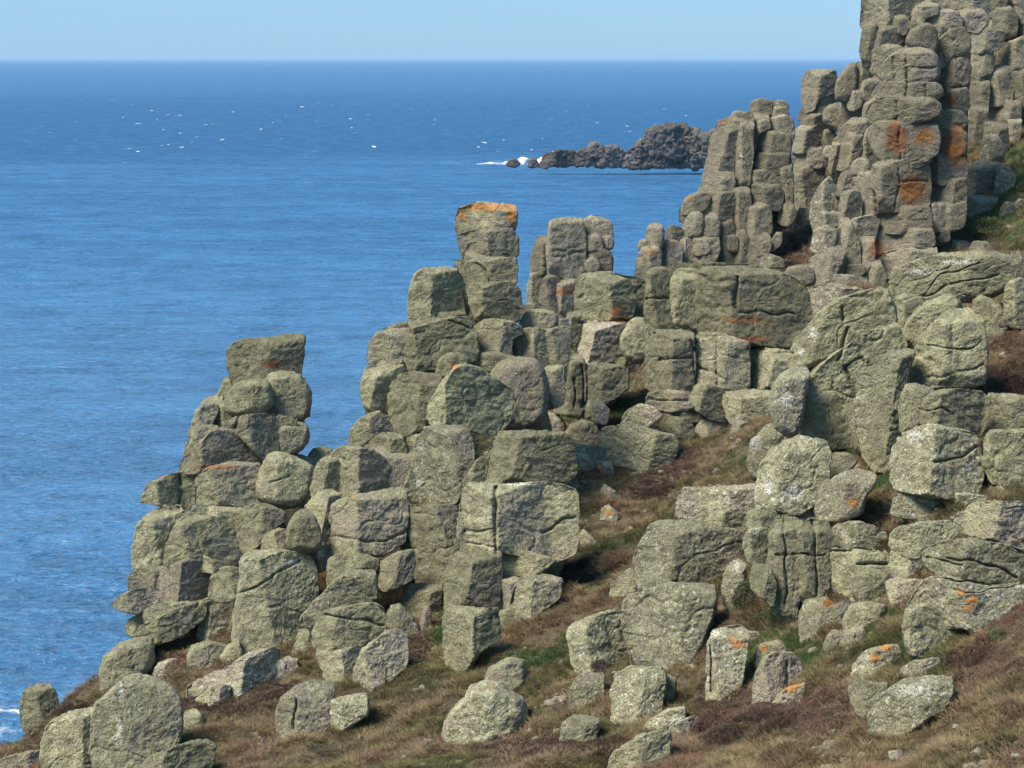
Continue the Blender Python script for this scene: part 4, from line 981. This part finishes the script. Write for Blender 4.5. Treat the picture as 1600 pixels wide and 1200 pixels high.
def sprig_mesh(name, n, rad, hgt, size, seed):          # a low cushion of short twiggy shoots
    r = np.random.default_rng(seed); V = []; T = []
    for i in range(n):
        a = r.uniform(0, 2 * math.pi); q = math.sqrt(r.random()); e = math.sqrt(max(0, 1 - q * q))
        c = np.array([rad * q * math.cos(a), rad * q * math.sin(a), hgt * e * r.uniform(.75, 1.05) - .02]); nn = np.array([q * math.cos(a) * .7, q * math.sin(a) * .7, .35 + e]); nn += r.normal(size=3) * .35; nn /= np.linalg.norm(nn)
        s = np.cross(nn, r.normal(size=3)); s /= np.linalg.norm(s); b0 = len(V); L = size * r.uniform(.7, 1.6)
        V += [tuple(c - s * size * .28 - nn * L * .3), tuple(c + s * size * .28 - nn * L * .3), tuple(c + s * size * .2 + nn * L * .5), tuple(c - s * size * .16 + nn * L)]
        T += [(b0, b0 + 1, b0 + 2), (b0, b0 + 2, b0 + 3)]
    return mesh_from(name, np.array(V), np.array(T), smooth=False)
def plant_material(name, stops, rough=.8, trans=.15):
    t = NT(name)
    v = t.attr("tint", 'INSTANCER'); g = t.new("ShaderNodeNewGeometry")
    n = t.noise(g.outputs['Position'], 9, 2, .6)
    f = t.math('ADD', v, t.math('MULTIPLY', t.math('SUBTRACT', n, .5), .7), clamp=True)
    rp = t.new("ShaderNodeValToRGB", {'Fac': f}); el = rp.color_ramp.elements
    el[0].position, el[0].color = 0, c4(*stops[0]); el[1].position, el[1].color = 1, c4(*stops[-1])
    for k, s in enumerate(stops[1:-1]):
        e = el.new((k + 1) / (len(stops) - 1)); e.color = c4(*s)
    t.l.new(rp.outputs[0], t.b.inputs['Base Color']); t.b.inputs['Roughness'].default_value = rough; t.b.inputs['Specular IOR Level'].default_value = .15
    tr = t.new("ShaderNodeBsdfTranslucent"); t.l.new(rp.outputs[0], tr.inputs[0]); mx = t.new("ShaderNodeMixShader"); mx.inputs[0].default_value = trans
    t.l.new(t.b.outputs[0], mx.inputs[1]); t.l.new(tr.outputs[0], mx.inputs[2]); t.l.new(mx.outputs[0], t.n["Material Output"].inputs[0]); return t.m
def scatter(name, label, pts, protos, mat, tint, scale, lean):
    """instances of a few tufts on the points of one object"""
    n = len(pts); me = bpy.data.meshes.new(name); me.vertices.add(n); me.vertices.foreach_set("co", pts[:, :3].astype(np.float32).ravel())
    for k, v in (('tint', tint), ('size', scale)):
        a = me.attributes.new(k, 'FLOAT', 'POINT'); a.data.foreach_set("value", v.astype(np.float32))
    rot = np.stack([lean[0], lean[1], rng.uniform(0, 6.28, n)], 1)
    a = me.attributes.new('rot', 'FLOAT_VECTOR', 'POINT'); a.data.foreach_set("vector", rot.astype(np.float32).ravel())
    a = me.attributes.new('pick', 'INT', 'POINT'); a.data.foreach_set("value", rng.integers(0, len(protos), n).astype(np.int32))
    o = link(name, me, None, kind='stuff', label=label)
    g = bpy.data.node_groups.new(name + "_growth", 'GeometryNodeTree')
    g.interface.new_socket("Geometry", in_out='INPUT', socket_type='NodeSocketGeometry'); g.interface.new_socket("Geometry", in_out='OUTPUT', socket_type='NodeSocketGeometry')
    gi = g.nodes.new("NodeGroupInput"); go = g.nodes.new("NodeGroupOutput"); iop = g.nodes.new("GeometryNodeInstanceOnPoints"); mp = g.nodes.new("GeometryNodeMeshToPoints")
    L = g.links; L.new(gi.outputs[0], mp.inputs[0]); L.new(mp.outputs[0], iop.inputs['Points'])
    gj = g.nodes.new("GeometryNodeGeometryToInstance")
    for pm in protos[::-1]:
        pm.materials.append(mat)
        ob = bpy.data.objects.new(pm.name, pm)            # lives only inside the node tree, not in the scene
        oi = g.nodes.new("GeometryNodeObjectInfo"); oi.inputs[0].default_value = ob; L.new(oi.outputs['Geometry'], gj.inputs[0])
    L.new(gj.outputs[0], iop.inputs['Instance']); iop.inputs['Pick Instance'].default_value = True
    def na(nm, ty):
        q = g.nodes.new("GeometryNodeInputNamedAttribute"); q.data_type = ty; q.inputs[0].default_value = nm; return q.outputs[0]
    L.new(na('pick', 'INT'), iop.inputs['Instance Index']); L.new(na('size', 'FLOAT'), iop.inputs['Scale'])
    e = g.nodes.new("FunctionNodeEulerToRotation"); L.new(na('rot', 'FLOAT_VECTOR'), e.inputs[0]); L.new(e.outputs[0], iop.inputs['Rotation'])
    L.new(iop.outputs[0], go.inputs[0]); md = o.modifiers.new("growth", 'NODES'); md.node_group = g
    return o
def fields(p):
    P3 = np.stack([p[:, 0], p[:, 1], p[:, 0] * 0], 1)
    return fbm(P3 * .5 + 50, 3), fbm(P3 * 1.6 + 80, 2)
# dry grass
pts = scatter_points(90000, 150, lambda x, y, px, py: np.clip(.85 - .95 * blotch(px, py, HEATH) - .7 * blotch(px, py, GREEN), .06, 1) * np.clip(.6 + 1.6 * fbm(np.stack([x, y, x * 0], 1) * .8, 2), .15, 1))
f1, f2 = fields(pts); sc = (0.8 + .9 * f2 + rng.normal(size=len(pts)) * .12).clip(.35, 1.5) * (1 + np.clip((pts[:, 1] - 70) / 60, 0, 1.0))
scatter("grass", "dry straw-brown and olive grass covering the slope", pts,
        [tuft_mesh("grass_tuft", 34, .14, .07, .22, .012, 1.3, 0, s, droop=.3) for s in (1, 2, 3)],
        plant_material("dry_grass", [(0.095, 0.105, 0.04), (0.14, 0.125, 0.055), (0.215, 0.165, 0.085), (0.31, 0.235, 0.135), (0.17, 0.105, 0.065)]),
        (.45 + .9 * f1 + .5 * f2 + rng.normal(size=len(pts)) * .17).clip(0, 1), sc, (.1 + .3 * f1, -.5 + .5 * f2))
# heather
pts = scatter_points(30000, 150, lambda x, y, px, py: np.clip(.05 + .95 * blotch(px, py, HEATH) - .3 * blotch(px, py, GREEN), 0, 1) * np.clip(.7 + 1.5 * fbm(np.stack([x, y, x * 0], 1) * .9 + 20, 2), .1, 1))
f1, f2 = fields(pts)
scatter("heather", "low dark brown and purplish heather in clumps on the slope", pts, [sprig_mesh("heather_clump", 90, .17, .15, .028, s) for s in (5, 6, 7)],
        plant_material("heather_twigs", [(0.05, 0.034, 0.026), (0.095, 0.06, 0.046), (0.16, 0.10, 0.08), (0.23, 0.165, 0.125), (0.16, 0.07, 0.042)], trans=.05),
        (.42 + .7 * f1 + rng.normal(size=len(pts)) * .22).clip(0, 1), (.85 + .6 * f2).clip(.4, 1.6), (f1 * .2, f2 * .2))
# green mats
pts = scatter_points(16000, 150, lambda x, y, px, py: np.clip(blotch(px, py, GREEN) * 1.2, 0, 1) * np.clip(.6 + 2.0 * fbm(np.stack([x, y, x * 0], 1) * 1.3 + 60, 2), 0.05, 1))
f1, f2 = fields(pts)
scatter("green_ground_cover", "bright green mats of low cushion plants between the stones", pts, [sprig_mesh("cushion_mat", 80, .16, .09, .026, s) for s in (8, 9)],
        plant_material("cushion_green", [(0.05, 0.08, 0.03), (0.085, 0.13, 0.045), (0.13, 0.18, 0.07), (0.17, 0.18, 0.08)], trans=.1),
        (.45 + .5 * f1 + rng.normal(size=len(pts)) * .18).clip(0, 1), (.9 + .5 * f2).clip(.5, 1.5), (f1 * .2, f2 * .2))
# rubble half buried in the turf: far too much to count
pts = scatter_points(1700, 90, lambda x, y, px, py: np.clip(.12 + 1.8 * fbm(np.stack([x, y, x * 0], 1) * .45 + 31, 2), .02, 1))
RV = []; RT = []; ro = 0
for (x, y, z, _, _), q in zip(pts, rng.random(len(pts))):
    sz = .035 + .16 * q ** 4; th = (np.arange(6) * 60 + rng.uniform(0, 60)) * math.pi / 180
    lo = np.stack([np.cos(th), np.sin(th), np.full(6, -.5)], 1) * rng.uniform(.7, 1.25, (6, 1)); hi = np.stack([np.cos(th) * .8, np.sin(th) * .8, np.full(6, .45)], 1) * rng.uniform(.6, 1.2, (6, 1)); tp = rng.normal(size=(1, 3)) * .15 + [0, 0, .75]
    v = np.concatenate([lo, hi, tp]) * sz * [1.3, 1, .8] + [x, y, z + .03]; RV.append(v)
    for k in range(6):
        k2 = (k + 1) % 6; RT += [(ro + k, ro + k2, ro + 6 + k2), (ro + k, ro + 6 + k2, ro + 6 + k), (ro + 6 + k, ro + 6 + k2, ro + 12)]
    ro += 13
rb = link("rubble", mesh_from("rubble", np.concatenate(RV), np.array(RT), smooth=False), MAT_ROCK, kind='stuff', label='small pale stones strewn through the turf')
rb['tone'] = -.5; rb['pale'] = .5; rb['pink'] = .7; rb['shade'] = -.3
# single shrubs one can point at
def shrub(name, label, px, py, Y, rx, ry, n, leaf, cols, seed):
    r = np.random.default_rng(seed); c = at(px, py, Y); s = Y / F; root = bpy.data.objects.new(name, None); COL.objects.link(root); root.location = c - np.array([0, 0, ry * s]); root['label'] = label; root['category'] = 'shrub'; root['kind'] = 'thing'
    V = []; T = []
    for i in range(n):
        d = r.normal(size=3); d /= np.linalg.norm(d); d[2] = abs(d[2]) * 1.9 - .9 if d[2] > 0 else d[2]; rad = r.uniform(.7, 1.02) * (1 + .12 * noise3(d[None] * 3 + seed)[0])
        p = d * rad * np.array([rx * s, rx * s * .9, ry * s]); nn = d + r.normal(size=3) * .5 + [0, 0, .4]; nn /= np.linalg.norm(nn); q = np.cross(nn, r.normal(size=3)); q /= np.linalg.norm(q); L = leaf * r.uniform(.7, 1.5); b0 = len(V)
        V += [p - q * leaf * .3, p + q * leaf * .3, p + nn * L + q * leaf * .05]; T.append((b0, b0 + 1, b0 + 2))
    V = np.array(V) + [0, 0, ry * s]
    t = NT(name + "_leaves"); ps = t.new("ShaderNodeNewGeometry").outputs['Position']
    t.l.new(t.mix(t.ramp(t.noise(ps, 14, 3, .7), .35, .65), c4(*cols[0]), c4(*cols[1])), t.b.inputs['Base Color']); t.b.inputs['Roughness'].default_value = .8
    link('foliage', mesh_from('foliage', V, np.array(T), smooth=False), t.m, root, kind='stuff')
    vb, qb = [], []
    for i in range(7):                                   # a few woody stems under the leaves
        a = i * .9; tip = np.array([math.cos(a) * rx * s * .5, math.sin(a) * rx * s * .5, ry * s * 1.1]); b0 = len(vb)
        for p, w in ((np.zeros(3), .02), (tip, .008)):
            for k in range(4): vb.append(p + np.array([math.cos(k * 1.57) * w, math.sin(k * 1.57) * w, 0]))
        for k in range(4): qb.append((b0 + k, b0 + (k + 1) % 4, b0 + 4 + (k + 1) % 4, b0 + 4 + k))
    w = NT(name + "_wood"); w.b.inputs['Base Color'].default_value = c4(.09, .06, .04)
    link('stem', mesh_from('stem', np.array(vb), None, np.array(qb)), w.m, root)
shrub("heather_bush", "round bottle-green bush growing against the white upright stone", 1164, 932, 53.6, 21, 26, 2600, .045, ((.02, .032, .012), (.05, .07, .025)), 3)
shrub("cushion_plant", "olive-brown cushion plant between the orange-lichened rock and the crinkled stone", 1405, 1031, 45.4, 12, 12, 1200, .03, ((.03, .03, .012), (.07, .06, .03)), 4)
shrub("heather_mound", "dark red-brown heather mound near the bottom edge", 1112, 1130, 47.2, 30, 15, 2200, .04, ((.04, .018, .012), (.10, .04, .028)), 5)
shrub("heather_mound", "small purplish heather mound on the grass left of the squared boulder", 938, 1038, 54.6, 15, 8, 1100, .035, ((.045, .03, .026), (.10, .06, .05)), 6)
shrub("gorse_bush", "low yellow-green gorse in the scrub right of the beehive tower", 1545, 352, 114, 34, 12, 2600, .09, ((.03, .045, .012), (.11, .12, .03)), 7)
# ---------------------------------------------------------------- the air: far things fade to blue
hz = bpy.data.materials.new("sea_air"); hz.use_nodes = True; hn = hz.node_tree.nodes; hn.remove(hn["Principled BSDF"])
pv = hn.new("ShaderNodeVolumePrincipled"); pv.inputs['Color'].default_value = c4(0.5, 0.74, 1.0); pv.inputs['Density'].default_value = 0.00003; pv.inputs['Anisotropy'].default_value = 0.0
hz.node_tree.links.new(pv.outputs[0], hn["Material Output"].inputs['Volume'])
x0, x1, y0, y1, z0, z1 = -92000, 92000, -4000, 112000, -8, 90
bv = np.array([(x, y, z) for z in (z0, z1) for y in (y0, y1) for x in (x0, x1)], float)
bq = np.array([(0, 2, 3, 1), (4, 5, 7, 6), (0, 1, 5, 4), (2, 6, 7, 3), (0, 4, 6, 2), (1, 3, 7, 5)])
link("haze", mesh_from("haze", bv, None, bq, smooth=False), hz, kind='stuff', label='thin blue sea haze')
